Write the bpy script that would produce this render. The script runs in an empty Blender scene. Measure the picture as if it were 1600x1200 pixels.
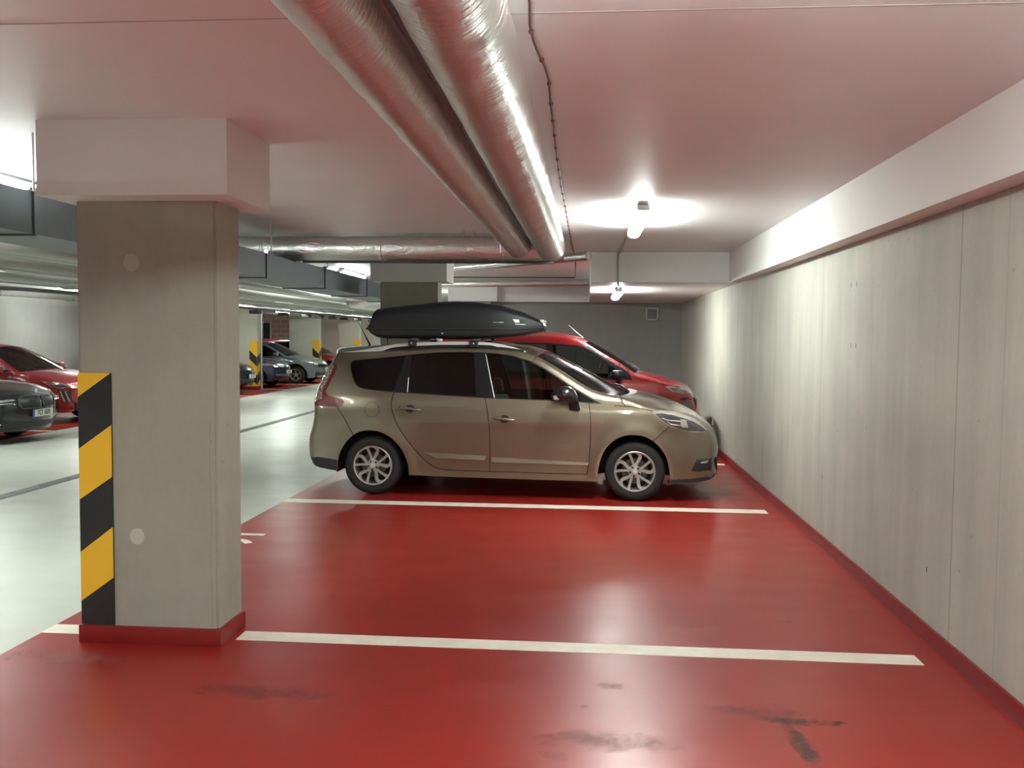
import bpy, bmesh, math, random
from mathutils import Vector, Matrix
from mathutils.geometry import delaunay_2d_cdt
random.seed(7)
S = bpy.context.scene
C = S.collection
PI = math.pi

# ------------------------------------------------------------------ camera, world, exposure
yaw, pitch, roll = .0823, -.0535, .0083
F = Vector((-math.sin(yaw)*math.cos(pitch), math.cos(yaw)*math.cos(pitch), math.sin(pitch)))
R0 = Vector((math.cos(yaw), math.sin(yaw), 0)); U0 = R0.cross(F)
RR = math.cos(roll)*R0 + math.sin(roll)*U0; UU = -math.sin(roll)*R0 + math.cos(roll)*U0
cd = bpy.data.cameras.new('camera'); cam = bpy.data.objects.new('camera', cd); C.objects.link(cam)
cd.sensor_width = 36; cd.lens = 1399.7/1600*36; cd.clip_start = .05; cd.clip_end = 200
cam.matrix_world = Matrix(((RR.x, UU.x, -F.x, 0), (RR.y, UU.y, -F.y, 0), (RR.z, UU.z, -F.z, 1.72), (0, 0, 0, 1)))
S.camera = cam
w = bpy.data.worlds.new('world'); S.world = w; w.use_nodes = True
w.node_tree.nodes['Background'].inputs[0].default_value = (.5, .55, .6, 1)
w.node_tree.nodes['Background'].inputs[1].default_value = .02
S.view_settings.view_transform = 'Standard'; S.view_settings.look = 'None'
S.view_settings.exposure = 1.55; S.view_settings.gamma = 1; S.view_settings.use_curve_mapping = False
try:
    S.cycles.use_denoising = True; S.cycles.max_bounces = 10; S.cycles.diffuse_bounces = 6
    S.cycles.sample_clamp_indirect = 6; S.cycles.transparent_max_bounces = 16
except Exception: pass
LAMP = 44.0     # emission of every tube lamp's diffuser

# ------------------------------------------------------------------ materials
def mat(name, col, rough=.5, metal=0, coat=0, **k):
    m = bpy.data.materials.new(name); m.use_nodes = True
    b = m.node_tree.nodes['Principled BSDF']
    b.inputs['Base Color'].default_value = (*col, 1); b.inputs['Roughness'].default_value = rough
    b.inputs['Metallic'].default_value = metal; b.inputs['Coat Weight'].default_value = coat
    b.inputs['Coat Roughness'].default_value = .04
    for kk, v in k.items(): b.inputs[kk.replace('_', ' ')].default_value = v
    return m
class N:
    def __init__(s, m): s.t = m.node_tree; s.b = s.t.nodes['Principled BSDF']
    def n(s, ty, **k):
        x = s.t.nodes.new(ty)
        for a, v in k.items(): setattr(x, a, v)
        return x
    def l(s, a, b): s.t.links.new(a, b)
    def coord(s, scale=(1, 1, 1), kind='Object'):
        tc = s.n('ShaderNodeTexCoord'); mp = s.n('ShaderNodeMapping'); mp.inputs['Scale'].default_value = scale
        s.l(tc.outputs[kind], mp.inputs['Vector']); return mp.outputs[0]
    def noise(s, v, scale, detail=4, rough=.55, dist=0):
        x = s.n('ShaderNodeTexNoise'); s.l(v, x.inputs['Vector'])
        x.inputs['Scale'].default_value = scale; x.inputs['Detail'].default_value = detail
        x.inputs['Roughness'].default_value = rough; x.inputs['Distortion'].default_value = dist
        return x.outputs['Fac']
    def ramp(s, f, stops):
        x = s.n('ShaderNodeValToRGB'); s.l(f, x.inputs[0]); e = x.color_ramp.elements
        while len(e) < len(stops): e.new(.5)
        for i, (p, c) in enumerate(stops):
            e[i].position = p; e[i].color = (*c, 1) if len(c) == 3 else c
        return x.outputs[0]
    def mix(s, f, a, b, mode='MIX'):
        x = s.n('ShaderNodeMix', data_type='RGBA', blend_type=mode)
        for i, v in ((0, f), (6, a), (7, b)):
            if isinstance(v, (int, float)): x.inputs[i].default_value = v
            elif isinstance(v, tuple): x.inputs[i].default_value = (*v, 1)
            else: s.l(v, x.inputs[i])
        return x.outputs[2]
    def math(s, op, a, b=None, c=None):
        x = s.n('ShaderNodeMath', operation=op)
        for i, v in enumerate((a, b, c)):
            if v is None: continue
            if isinstance(v, (int, float)): x.inputs[i].default_value = v
            else: s.l(v, x.inputs[i])
        return x.outputs[0]
    def bump(s, h, strength=.2, dist=.01):
        x = s.n('ShaderNodeBump'); x.inputs['Strength'].default_value = strength; x.inputs['Distance'].default_value = dist
        s.l(h, x.inputs['Height']); s.l(x.outputs[0], s.b.inputs['Normal'])
def g(v): return (v, v, v)

def concrete(name, a, b, joints=(), streak=4.0):
    m = mat(name, a, .78); n = N(m)
    tc = n.n('ShaderNodeTexCoord'); v = tc.outputs['Object']
    big = n.noise(v, .8, 5, .6); n2 = n.noise(n.coord((streak, streak, .35)), 1.3, 6, .6); fine = n.noise(v, 28, 4, .7)
    f = n.math('ADD', n.math('MULTIPLY', big, .55), n.math('MULTIPLY', n2, .45))
    col = n.ramp(f, [(.36, b), (.62, a)])
    col = n.mix(n.math('MULTIPLY', fine, .22), col, g(.12))
    vor = n.n('ShaderNodeTexVoronoi'); vor.inputs['Scale'].default_value = 5.5; n.l(n.coord((1, 1, 1)), vor.inputs['Vector'])
    pit = n.ramp(vor.outputs['Distance'], [(.03, g(1)), (.06, g(0))])
    col = n.mix(n.math('MULTIPLY', pit, .45), col, g(.10))
    if joints:
        sp = n.n('ShaderNodeSeparateXYZ'); n.l(v, sp.inputs[0])
        for (axis, pos, wd, k) in joints:
            d = n.math('ABSOLUTE', n.math('SUBTRACT', sp.outputs[axis], pos))
            e = n.n('ShaderNodeMapRange'); n.l(d, e.inputs[0]); e.inputs[1].default_value = wd; e.inputs[2].default_value = wd*.3
            e.inputs[3].default_value = 0; e.inputs[4].default_value = k
            col = n.mix(e.outputs[0], col, g(.10))
    n.l(col, n.b.inputs['Base Color'])
    n.bump(n.math('ADD', n.math('MULTIPLY', fine, .6), big), .18, .008)
    return m
M = {}
M['conc_wall'] = concrete('concrete_wall', (.48, .475, .41), (.36, .36, .315),
    [(1, 4.40, .008, .22), (1, 4.93, .012, .4), (1, 7.70, .010, .3), (1, 9.75, .007, .2), (1, 13.0, .008, .25), (1, 10.9, .005, .1)])
M['conc_col'] = concrete('concrete_column', (.39, .38, .315), (.28, .275, .23), (), 1.6)
M['conc_back'] = concrete('concrete_back', (.36, .37, .35), (.29, .30, .285), (), 2)
M['conc_pale'] = concrete('concrete_pale', (.60, .60, .49), (.50, .50, .42), (), 2)
def paint_ceiling():
    m = mat('ceiling_paint', (.72, .72, .73), .5); n = N(m); v = n.coord()
    n.l(n.ramp(n.noise(v, 1.2, 3), [(.3, (.70, .705, .72)), (.7, (.75, .755, .77))]), n.b.inputs['Base Color'])
    n.bump(n.noise(v, 60, 2), .05, .003); return m
M['ceiling'] = paint_ceiling()
M['white_paint'] = mat('beam_paint', (.70, .695, .69), .6)
def floor_mat(name, c1, c2, c3, r0, r1):
    m = mat(name, c1, .3); n = N(m); v = n.coord()
    a = n.noise(v, .7, 4, .55, .2); b = n.noise(v, 3, 3, .5, .1); sc = n.noise(n.coord((1, 2, 1)), 1.6, 3, .5, .2)
    col = n.ramp(a, [(.3, c1), (.7, c2)])
    dirt = n.ramp(b, [(.60, g(0)), (.78, g(1))])
    col = n.mix(n.math('MULTIPLY', dirt, .14), col, c3)
    n.l(col, n.b.inputs['Base Color'])
    rr = n.n('ShaderNodeMapRange'); n.l(sc, rr.inputs[0]); rr.inputs[1].default_value = .3; rr.inputs[2].default_value = .7
    rr.inputs[3].default_value = r0; rr.inputs[4].default_value = r1; n.l(rr.outputs[0], n.b.inputs['Roughness'])
    n.bump(n.math('ADD', n.noise(v, 1.3, 2), n.math('MULTIPLY', n.noise(v, 7, 2), .06)), .16, .012)
    return m
M['floor_grey'] = floor_mat('floor_grey_coating', (.50, .52, .46), (.44, .46, .41), (.36, .37, .33), .285, .42)
M['floor_red'] = floor_mat('floor_red_coating', (.28, .016, .012), (.245, .013, .010), (.23, .015, .012), .285, .36)
M['red_curb'] = mat('red_curb_paint', (.20, .009, .009), .4)
def worn(name, c1, c2):
    m = mat(name, c1, .5); n = N(m); n.l(n.ramp(n.noise(n.coord(), 7, 6, .7), [(.35, c2), (.6, c1)]), n.b.inputs['Base Color']); return m
M['line'] = worn('white_line_paint', (.80, .76, .65), (.70, .65, .55))
M['stain_dark'] = mat('stain_dark', (.07, .045, .035), .35)
M['stain_grey'] = mat('stain_grey', (.24, .06, .05), .45)
M['stain_pale'] = mat('stain_pale', (.42, .13, .11), .5)
M['drain'] = mat('drain_grey', (.06, .065, .07), .5)
M['yellow'] = mat('hazard_yellow', (.80, .47, .02), .45)
M['black'] = mat('hazard_black', (.015, .015, .017), .45)
def foil():
    m = mat('aluminium_foil', (.78, .77, .76), .22, 1); n = N(m)
    v = n.coord((1, 1, 1)); a = n.noise(v, 34, 4, .6, .8); b = n.noise(n.coord((3.5, 24, 3.5)), 1.7, 4, .6, .6)
    n.bump(n.math('ADD', n.math('MULTIPLY', a, .30), n.math('MULTIPLY', b, 1.0)), .9, .012)
    rr = n.n('ShaderNodeMapRange'); n.l(a, rr.inputs[0]); rr.inputs[3].default_value = .285; rr.inputs[4].default_value = .34
    n.l(rr.outputs[0], n.b.inputs['Roughness']); return m
M['foil'] = foil()
def galv(name, c, r=.42):
    m = mat(name, c, r, .75); n = N(m); n.bump(n.noise(n.coord((.6, 5, .6)), 4, 4), .12, .01); return m
M['duct'] = galv('galvanised_duct', (.17, .19, .21), .5)
M['pipe'] = galv('galvanised_pipe', (.42, .43, .42), .4)
M['pvc'] = mat('grey_pipe', (.36, .37, .34), .45)
M['darkmetal'] = mat('dark_bracket', (.08, .08, .08), .5, .4)
M['wire'] = mat('red_brown_wire', (.13, .05, .045), .6)
M['lamp_body'] = mat('lamp_housing', (.62, .62, .60), .5)
def emit(name, c, s):
    m = bpy.data.materials.new(name); m.use_nodes = True; b = m.node_tree.nodes['Principled BSDF']
    b.inputs['Base Color'].default_value = (.8, .8, .8, 1)
    b.inputs['Emission Color'].default_value = (*c, 1); b.inputs['Emission Strength'].default_value = s; return m
M['lamp'] = emit('lamp_diffuser', (.93, 1.0, .93), LAMP)
def carpaint(name, c, metal=.4, rough=.35):
    m = mat(name, c, rough, metal, 1.0); return m
M['beige'] = carpaint('beige_car_paint', (.252, .217, .155), .8, .34)
M['red_paint'] = carpaint('red_car_paint', (.26, .008, .012), .2)
M['dark_paint'] = carpaint('graphite_car_paint', (.008, .010, .013), .4)
M['silver_paint'] = carpaint('silver_car_paint', (.13, .15, .15), .5)
M['blue_paint'] = carpaint('blue_car_paint', (.008, .016, .055), .4)
M['gloss_black'] = mat('gloss_black', (.006, .007, .009), .3, 0, .15)
M['mirror_black'] = mat('mirror_black', (.005, .005, .006), .28, 0, .3)
M['plastic'] = mat('black_plastic', (.018, .018, .020), .5)
M['box_plastic'] = mat('roof_box_plastic', (.007, .009, .012), .5)
M['rubber'] = mat('rubber', (.013, .012, .012), .75)
M['alloy'] = mat('alloy', (.40, .39, .37), .4, .6)
M['chrome'] = mat('chrome', (.8, .8, .8), .12, 1)
M['rail'] = mat('silver_rail', (.60, .60, .59), .45, .35)
M['disc'] = mat('brake_disc', (.10, .095, .09), .45, .8)
M['inner'] = mat('inner_black', (.012, .012, .012), .9)
M['seat'] = mat('seat_fabric', (.05, .045, .04), .9)
M['cyan'] = mat('cyan_cloth', (.05, .42, .45), .8)
M['red_lens'] = mat('red_lens', (.17, .004, .010), .3, 0, .6)
M['clear_lens'] = mat('clear_lens', (.55, .50, .47), .15, .4, 1)
M['lens_dark'] = mat('headlight_interior', (.09, .095, .10), .18, .5, 1)
M['plate'] = mat('plate_white', (.72, .72, .70), .4)
M['plate_text'] = mat('plate_black', (.015, .015, .02), .5)
M['plate_blue'] = mat('plate_blue', (.02, .06, .35), .4)
M['wood'] = mat('brown_panel', (.20, .10, .06), .6)
def glass(name, tint, alpha):
    m = bpy.data.materials.new(name); m.use_nodes = True; t = m.node_tree; t.nodes.clear()
    o = t.nodes.new('ShaderNodeOutputMaterial'); mx = t.nodes.new('ShaderNodeMixShader'); tr = t.nodes.new('ShaderNodeBsdfTransparent')
    gl = t.nodes.new('ShaderNodeBsdfGlossy'); fr = t.nodes.new('ShaderNodeFresnel')
    tr.inputs[0].default_value = (*tint, 1); gl.inputs['Roughness'].default_value = .02; fr.inputs[0].default_value = 1.6
    t.links.new(fr.outputs[0], mx.inputs[0]); t.links.new(tr.outputs[0], mx.inputs[1]); t.links.new(gl.outputs[0], mx.inputs[2]); t.links.new(mx.outputs[0], o.inputs[0])
    return m
M['glass'] = glass('window_glass', (.42, .45, .44), 1)
M['glass_dark'] = glass('privacy_glass', (.02, .024, .03), 1)
M['wscreen'] = glass('windshield_glass', (.50, .56, .54), 1)
def brick():
    m = mat('block_wall', (.4, .3, .26), .85); n = N(m); b = n.n('ShaderNodeTexBrick')
    tc = n.n('ShaderNodeTexCoord'); cs = n.n('ShaderNodeSeparateXYZ'); cb = n.n('ShaderNodeCombineXYZ')
    n.l(tc.outputs['Object'], cs.inputs[0]); n.l(cs.outputs[0], cb.inputs[0]); n.l(cs.outputs[2], cb.inputs[1]); n.l(cb.outputs[0], b.inputs[0])
    b.inputs['Color1'].default_value = (.42, .30, .26, 1); b.inputs['Color2'].default_value = (.36, .25, .21, 1); b.inputs['Mortar'].default_value = (.55, .45, .40, 1)
    b.inputs['Scale'].default_value = 1; b.inputs['Brick Width'].default_value = .5; b.inputs['Row Height'].default_value = .25; b.inputs['Mortar Size'].default_value = .02
    n.l(b.outputs[0], n.b.inputs['Base Color']); return m
M['brick'] = brick()

# ------------------------------------------------------------------ helpers
def obj(name, verts, faces, m, parent=None, smooth=False, angle=None):
    me = bpy.data.meshes.new(name); me.from_pydata([tuple(v) for v in verts], [], faces); me.validate()
    bm = bmesh.new(); bm.from_mesh(me); bmesh.ops.recalc_face_normals(bm, faces=bm.faces); bm.to_mesh(me); bm.free()
    if smooth:
        me.polygons.foreach_set('use_smooth', [True]*len(me.polygons))
        if angle: me.set_sharp_from_angle(angle=angle)
    mm = M[m] if isinstance(m, str) else m
    me.materials.append(mm)
    o = bpy.data.objects.new(name, me); C.objects.link(o)
    if parent: o.parent = parent
    return o
def tag(o, label, cat, group=None):
    o['label'] = label; o['category'] = cat
    if group: o['group'] = group
    return o
def thing(name, label, cat, loc=(0, 0, 0), rz=0, group=None):
    o = bpy.data.objects.new(name, None); C.objects.link(o); o.location = loc; o.rotation_euler = (0, 0, rz); o.empty_display_size = .2
    return tag(o, label, cat, group)
def struct(o): o['kind'] = 'structure'; return o
class G:
    def __init__(s): s.v = []; s.f = []
    def add(s, vs, fs):
        n = len(s.v); s.v += [tuple(v) for v in vs]; s.f += [tuple(i+n for i in f) for f in fs]; return s
    def box(s, a, b, bev=0):
        (x0, y0, z0), (x1, y1, z1) = a, b
        if bev <= 0:
            return s.add([(x, y, z) for x in (x0, x1) for y in (y0, y1) for z in (z0, z1)],
                  [(0, 1, 3, 2), (4, 6, 7, 5), (0, 4, 5, 1), (2, 3, 7, 6), (0, 2, 6, 4), (1, 5, 7, 3)])
        bm = bmesh.new(); bmesh.ops.create_cube(bm, size=1)
        for v in bm.verts: v.co = Vector(((x0+x1)/2+v.co.x*(x1-x0), (y0+y1)/2+v.co.y*(y1-y0), (z0+z1)/2+v.co.z*(z1-z0)))
        bmesh.ops.bevel(bm, geom=bm.edges[:], offset=bev, segments=2, profile=.6, affect='EDGES')
        bm.verts.index_update(); s.add([v.co for v in bm.verts], [[v.index for v in f.verts] for f in bm.faces]); bm.free(); return s
    def tube(s, pts, r, n=12, cap=True):
        pts = [Vector(p) for p in pts]; k = len(pts); rs = r if isinstance(r, (list, tuple)) else [r]*k
        vs = []; up = None
        for i, p in enumerate(pts):
            d = (pts[min(i+1, k-1)]-pts[max(i-1, 0)]).normalized()
            if up is None:
                up = Vector((0, 0, 1)) if abs(d.z) < .9 else Vector((1, 0, 0))
            a = d.cross(up).normalized(); b = a.cross(d).normalized(); up = b
            vs += [p + a*rs[i]*math.cos(2*PI*j/n) + b*rs[i]*math.sin(2*PI*j/n) for j in range(n)]
        fs = [(i*n+j, i*n+(j+1) % n, (i+1)*n+(j+1) % n, (i+1)*n+j) for i in range(k-1) for j in range(n)]
        if cap: fs += [tuple(range(n)), tuple(reversed(range((k-1)*n, k*n)))]
        return s.add(vs, fs)
    def lathe(s, prof, n=32, axis='y', c=(0, 0, 0)):
        vs = []
        for r, h in prof:
            for j in range(n):
                a = 2*PI*j/n; x, z = r*math.cos(a), r*math.sin(a)
                vs.append((c[0]+x, c[1]+h, c[2]+z) if axis == 'y' else ((c[0]+x, c[1]+z, c[2]+h) if axis == 'z' else (c[0]+h, c[1]+x, c[2]+z)))
        k = len(prof)
        return s.add(vs, [(i*n+j, i*n+(j+1) % n, (i+1)*n+(j+1) % n, (i+1)*n+j) for i in range(k-1) for j in range(n)])
    def prism(s, poly, f0, f1):
        n = len(poly); s.add([f0(p) for p in poly]+[f1(p) for p in poly],
              [tuple(range(n)), tuple(reversed(range(n, 2*n)))]+[(i, (i+1) % n, n+(i+1) % n, n+i) for i in range(n)]); return s
    def make(s, name, m, parent=None, smooth=False, angle=None): return obj(name, s.v, s.f, m, parent, smooth, angle)
def box(name, a, b, m, parent=None, bev=0):
    return G().box(a, b, bev).make(name, m, parent, smooth=bev > 0, angle=.9)
def text_mesh(txt, size, mtx, name, m, parent=None, depth=.001, sx=1.0, bold=0):
    cu = bpy.data.curves.new('t', 'FONT'); cu.body = txt; cu.size = size; cu.extrude = depth; cu.align_x = 'CENTER'; cu.align_y = 'CENTER'; cu.offset = bold
    to = bpy.data.objects.new('t', cu); C.objects.link(to); bpy.context.view_layer.update()
    me = bpy.data.meshes.new_from_object(to.evaluated_get(bpy.context.evaluated_depsgraph_get()))
    bpy.data.objects.remove(to); me.transform(mtx @ Matrix.Diagonal((sx, 1, 1, 1))); me.materials.clear(); me.materials.append(M[m]); me.name = name
    o = bpy.data.objects.new(name, me); C.objects.link(o)
    if parent: o.parent = parent
    return o

# ------------------------------------------------------------------ the setting
HC, HB = 2.816, 2.430         # ceiling height, underside of the beams
XW, XB, XG = 1.965, 1.819, -3.089
struct(box('floor', (-20, -7, -.2), (XW+.3, 47, 0), 'floor_grey'))
struct(box('wall_right', (XW, -7, 0), (XW+.3, 19.2, HC), 'conc_wall'))
struct(box('wall_back', (-2.86, 18.9, 0), (XW, 19.2, HC), 'conc_back'))
struct(box('wall_inner', (-2.86, 19.2, 0), (-2.6, 47, HC), 'conc_pale'))
struct(box('wall_left', (-15.1, -7, 0), (-14.8, 36, HC), 'conc_back'))
struct(box('wall_left_return', (-20, 35.8, 0), (-15.1, 36, HC), 'conc_pale'))
struct(box('wall_left_end', (-20.3, 36, 0), (-20, 47, HC), 'conc_pale'))
struct(box('wall_far', (-15.44, 46, 0), (-2.86, 46.3, HC), 'conc_pale'))
struct(box('wall_far_block', (-20, 46.0, 0), (-15.44, 46.3, HC), 'brick'))
struct(box('wall_front', (-15, -7.3, 0), (XW+.3, -7, HC), 'conc_back'))
struct(box('ceiling', (-20.3, -7.3, HC), (XW+.3, 47, HC+.3), 'ceiling'))
struct(box('ceiling_lower', (.05, 11.76, HB), (XW, 18.9, HC), 'ceiling'))
struct(box('trim_1', (XB, -7, HB), (XW, 11.76, HC), 'white_paint'))
struct(box('trim_2', (-1.84, 18.6, HB), (.05, 18.9, HC), 'white_paint'))
M['joint'] = mat('joint_sealant', (.40, .36, .35), .7)
struct(box('trim_3', (-6, 3.095, HC-.0015), (XB, 3.103, HC), 'joint'))
d1 = struct(box('door_1', (-16.93, 45.93, 0), (-16.58, 46.0, 2.30), 'plastic'))
box('door_frame', (-16.99, 45.95, 0), (-16.93, 46.0, 2.36), 'lamp_body', d1); box('door_frame', (-16.58, 45.95, 0), (-16.52, 46.0, 2.36), 'lamp_body', d1)
# baseboard: painted coved curb
def curb(name, a, b, parent=None):
    return box(name, a, b, 'red_curb', parent, .008)
struct(curb('baseboard_right', (XW-.02, -7, 0), (XW, 18.9, .098)))
struct(curb('baseboard_back', (-1.9, 18.88, 0), (XW-.02, 18.9, .098)))
# red coating of the parking bays, a thin raised layer
struct(box('floor_bays_right', (XG, -7, 0), (XW-.02, 18.9, .002), 'floor_red'))
for i, (y0, y1) in enumerate([(12.2, 46)]):
    struct(box('floor_bays_left', (-14.8, y0, 0), (-9.25, y1, .002), 'floor_red'))
# the painted bay lines
def line(name, pts, label, group='painted bay lines'):
    o = G().prism(pts, lambda p: (p[0], p[1], .002), lambda p: (p[0], p[1], .0035)).make(name, 'line')
    return tag(o, label, 'road marking', group)
def bayline(y0, y1, x0, x1, label, skl=.0, skr=.0):
    line('bay_line', [(x0, y0), (x1+skr, y0), (x1, y1), (x0+skl, y1)], label)
bayline(4.807, 4.956, -1.945, 1.800, 'long white bay line on the red floor, nearest one, right of the striped pillar')
bayline(4.807, 4.956, XG, -2.80, 'short white line stub left of the striped pillar')
bayline(8.878, 9.065, XG, 1.800, 'white bay line running in front of the beige minivan wheels')
bayline(12.2, 12.35, XG, 1.890, 'white bay line beyond the beige minivan, only its end shows by the wall')
bayline(15.6, 15.75, XG, 1.890, 'white bay line hidden far behind the red van')
for k, y in enumerate((14.75, 20.9, 24.0, 27.05, 30.0, 33.1, 36.2)):
    bayline(y, y+.12, -14.6, -9.25, 'white bay line across the aisle, number %s from the camera' % ['one', 'two', 'three', 'four', 'five', 'six', 'seven'][k])
mt = Matrix.Translation((-2.93, 7.26, .0035)) @ Matrix.Rotation(-PI/2, 4, 'Z')
tx = text_mesh('16', .52, mt, 'bay_number', 'line', None, .0012, 1.0, .008)
tag(tx, 'white bay number painted on the red floor beside the striped pillar', 'road marking')
# drain channel along the aisle
dr = thing('drain_channel', 'dark straight drain channel set along the middle of the grey aisle', 'drain', (-6.05, 20, 0))
box('channel_frame', (-.09, -27, 0), (.09, 26, .003), 'drain', dr)
gg = G()
for k in range(60): gg.box((-.055, -16+k*.5, .003), (.055, -15.55+k*.5, .006))
gr = gg.make('grate', 'darkmetal', dr)
# stains on the red floor
def blob(cx, cy, rx, ry, m, z=.0022, n=22, j=.3, rot=0):
    pts = []
    ph = [random.uniform(0, 6.28) for _ in range(4)]
    for i in range(n):
        a = 2*PI*i/n; r = 1+j*(.5*math.sin(2*a+ph[0])+.35*math.sin(3*a+ph[1])+.3*math.sin(5*a+ph[2])+.2*math.sin(8*a+ph[3]))
        x, y = rx*r*math.cos(a), ry*r*math.sin(a)
        pts.append((cx+x*math.cos(rot)-y*math.sin(rot), cy+x*math.sin(rot)+y*math.cos(rot)))
    return pts
def soft(name, col, rough, dens, scale=9):
    m = mat(name, col, rough); n = N(m); m.node_tree.nodes['Principled BSDF']
    tc = n.n('ShaderNodeTexCoord'); gr_ = n.n('ShaderNodeVectorMath', operation='LENGTH')
    mp = n.n('ShaderNodeMapping'); mp.inputs['Location'].default_value = (-.5, -.5, -.5); n.l(tc.outputs['Generated'], mp.inputs[0])
    sx = n.n('ShaderNodeSeparateXYZ'); n.l(mp.outputs[0], sx.inputs[0])
    rr = n.math('SQRT', n.math('ADD', n.math('POWER', n.math('ABSOLUTE', sx.outputs[0]), 2), n.math('POWER', n.math('ABSOLUTE', sx.outputs[1]), 2)))
    nz = n.noise(tc.outputs['Object'], scale, 6, .7, .8)
    f = n.math('SUBTRACT', n.math('SUBTRACT', n.math('MULTIPLY', nz, 1.9), .36), n.math('MULTIPLY', rr, 1.2))
    n.l(n.math('MULTIPLY', n.ramp(f, [(.0, g(0)), (.55, g(1))]), dens), n.b.inputs['Alpha']); return m
M['s_dark'] = soft('oil_stain', (.06, .045, .035), .4, .75); M['s_grey'] = soft('scuff_stain', (.17, .05, .045), .5, .35)
M['s_pale'] = soft('pale_scuff', (.40, .13, .11), .5, .45)
def stain(cx, cy, rx, ry, m, label, rot=0):
    p = blob(0, 0, rx, ry, m, rot=rot, j=.15); v = [(x, y, 0) for x, y in p]
    o = obj('floor_stain', v, [tuple(range(len(v)))], m); o.location = (cx, cy, .0024); return tag(o, label, 'stain', 'stains on the red floor')
stain(.97, 4.03, .20, .05, 's_dark', 'dark oily stain on the red floor at lower right')
stain(.93, 3.78, .05, .25, 's_dark', 'dark streak running down from the oily stain at lower right', .1)
stain(.78, 4.12, .25, .07, 's_grey', 'greyish smear left of the oily stain at lower right')
stain(-1.55, 4.11, .38, .10, 's_grey', 'greyish scuffed patch on the red floor in front of the striped pillar')
stain(-1.27, 4.07, .10, .06, 's_pale', 'small pale scuff right of the scuffed patch by the pillar')
stain(.16, 4.36, .09, .05, 's_grey', 'oval footprint-like mark below the long bay line')
stain(.01, 4.10, .03, .03, 's_grey', 'tiny round drip mark below the oval mark')
stain(.12, 3.75, .30, .12, 's_grey', 'cluster of drip marks at bottom centre of the red floor')
stain(-.10, 3.60, .08, .05, 's_pale', 'pale ring mark at bottom centre of the red floor')
stain(1.24, 5.47, .06, .03, 's_pale', 'small pale scrap mark near the right wall')
stain(-2.75, 4.45, .35, .14, 's_pale', 'worn pale patch on the red floor left of the pillar')

# ------------------------------------------------------------------ columns
def chevrons(root, xr, yf, top, bot, per, w):
    gy, gb = G(), G()
    z = top; k = 0
    while z > bot:
        z1 = max(bot, z-per/2); q = gy if k % 2 == 0 else gb
        d = w*.95
        def cl(v): return max(bot, min(top, v))
        # V on the corner: one leg on the front face, one on the side face
        for side in (0, 1):
            def P3(u, zz): return (xr-u, yf-.006, zz) if side == 0 else (xr+.006, yf+u, zz)
            a = [P3(0, cl(z-d)), P3(w+.1*side, cl(z)), P3(w+.1*side, cl(z1)), P3(0, cl(z1-d))]
            if k == 0: a[0] = P3(0, top)
            nn = len(q.v); q.add(a, [(0, 1, 2, 3)])
        z = z1; k += 1
    p = gy.make('hazard_stripe', 'yellow', root); p['label'] = 'yellow chevrons'
    p = gb.make('hazard_stripe', 'black', root); p['label'] = 'black chevrons'
def column(x0, x1, y0, y1, label, cap=None, group='concrete pillars', mcol='conc_col', base=True):
    t = thing('concrete_pillar', label, 'pillar', ((x0+x1)/2, y0, 0), 0, group)
    ox, oy = (x0+x1)/2, y0
    top = HB if cap else HC
    g_ = G(); g_.box((x0-ox, 0, 0), (x1-ox, y1-y0, top), 0)
    bm = bmesh.new(); me = bpy.data.meshes.new('shaft'); me.from_pydata(g_.v, [], g_.f); bm.from_mesh(me)
    bmesh.ops.recalc_face_normals(bm, faces=bm.faces)
    es = [e for e in bm.edges if abs(e.verts[0].co.z-e.verts[1].co.z) > 1]
    bmesh.ops.bevel(bm, geom=es, offset=.014, segments=2, affect='EDGES'); bm.to_mesh(me); bm.free()
    me.materials.append(M[mcol]); so = bpy.data.objects.new('shaft', me); C.objects.link(so); so.parent = t
    if cap:
        (a, b, c, d) = cap; box('capital', (a-ox, c-oy, HB), (b-ox, d-oy, HC), 'white_paint', t)
    if base: curb('plinth', (x0-ox-.015, -.015, 0), (x1-ox+.015, y1-y0+.015, .100), t)
    return t
A_ = column(-2.775, -1.991, 4.694, 5.031, 'big concrete pillar in the foreground with a yellow and black stripe board', (-2.858, -1.838, 4.483, 5.107))
# diagonal stripe board on the near pillar
ox, oy = -2.383, 4.694
x0, x1 = -2.772-ox, -2.585-ox
zb = [1.50, 1.368, 1.082, .801, .508, .234, .104]; zr = [1.50, 1.50, 1.216, .930, .652, .370, .104]
bd = G(); bd.box((x0-.002, -.008, .104), (x1+.002, 0, 1.500)); bo = bd.make('stripe_board', 'black', A_)
yy = G(); bb = G()
for k in range(6):
    p = [(x0, zb[k]), (x1, zr[k]), (x1, zr[k+1]), (x0, zb[k+1])]
    if k == 0: p = [(x0, 1.5), (x1, 1.5), (x0, zb[1])]
    if k == 5: p = [(x0, zb[5]), (x1, zr[5]), (x1, .104), (x0, .104)]
    if k == 0 or k % 2 == 0:
        yy.prism(p, lambda q: (q[0], -.008, q[1]), lambda q: (q[0], -.010, q[1]))
    # the board wraps on the aisle side
    if k % 2 == 0:
        zz = (zb[k], zb[k+1]); yy.prism([(0, zz[0]), (.19, zz[0]-.12), (.19, zz[1]-.12), (0, zz[1])], lambda q: (x0-.003, q[0], q[1]), lambda q: (x0-.006, q[0], q[1]))
yo = yy.make('yellow_stripe', 'yellow', bo)
vs = []; zz_ = [.105+k*(1.15/60) for k in range(61)]
for k, z in enumerate(zz_):
    xx = .352+.004*math.sin(k*.23)+random.uniform(-.003, .003); wv = .0008+.0016*abs(math.sin(k*1.7)); vs += [(xx-wv, -.0012, z), (xx+wv, -.0012, z)]
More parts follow.
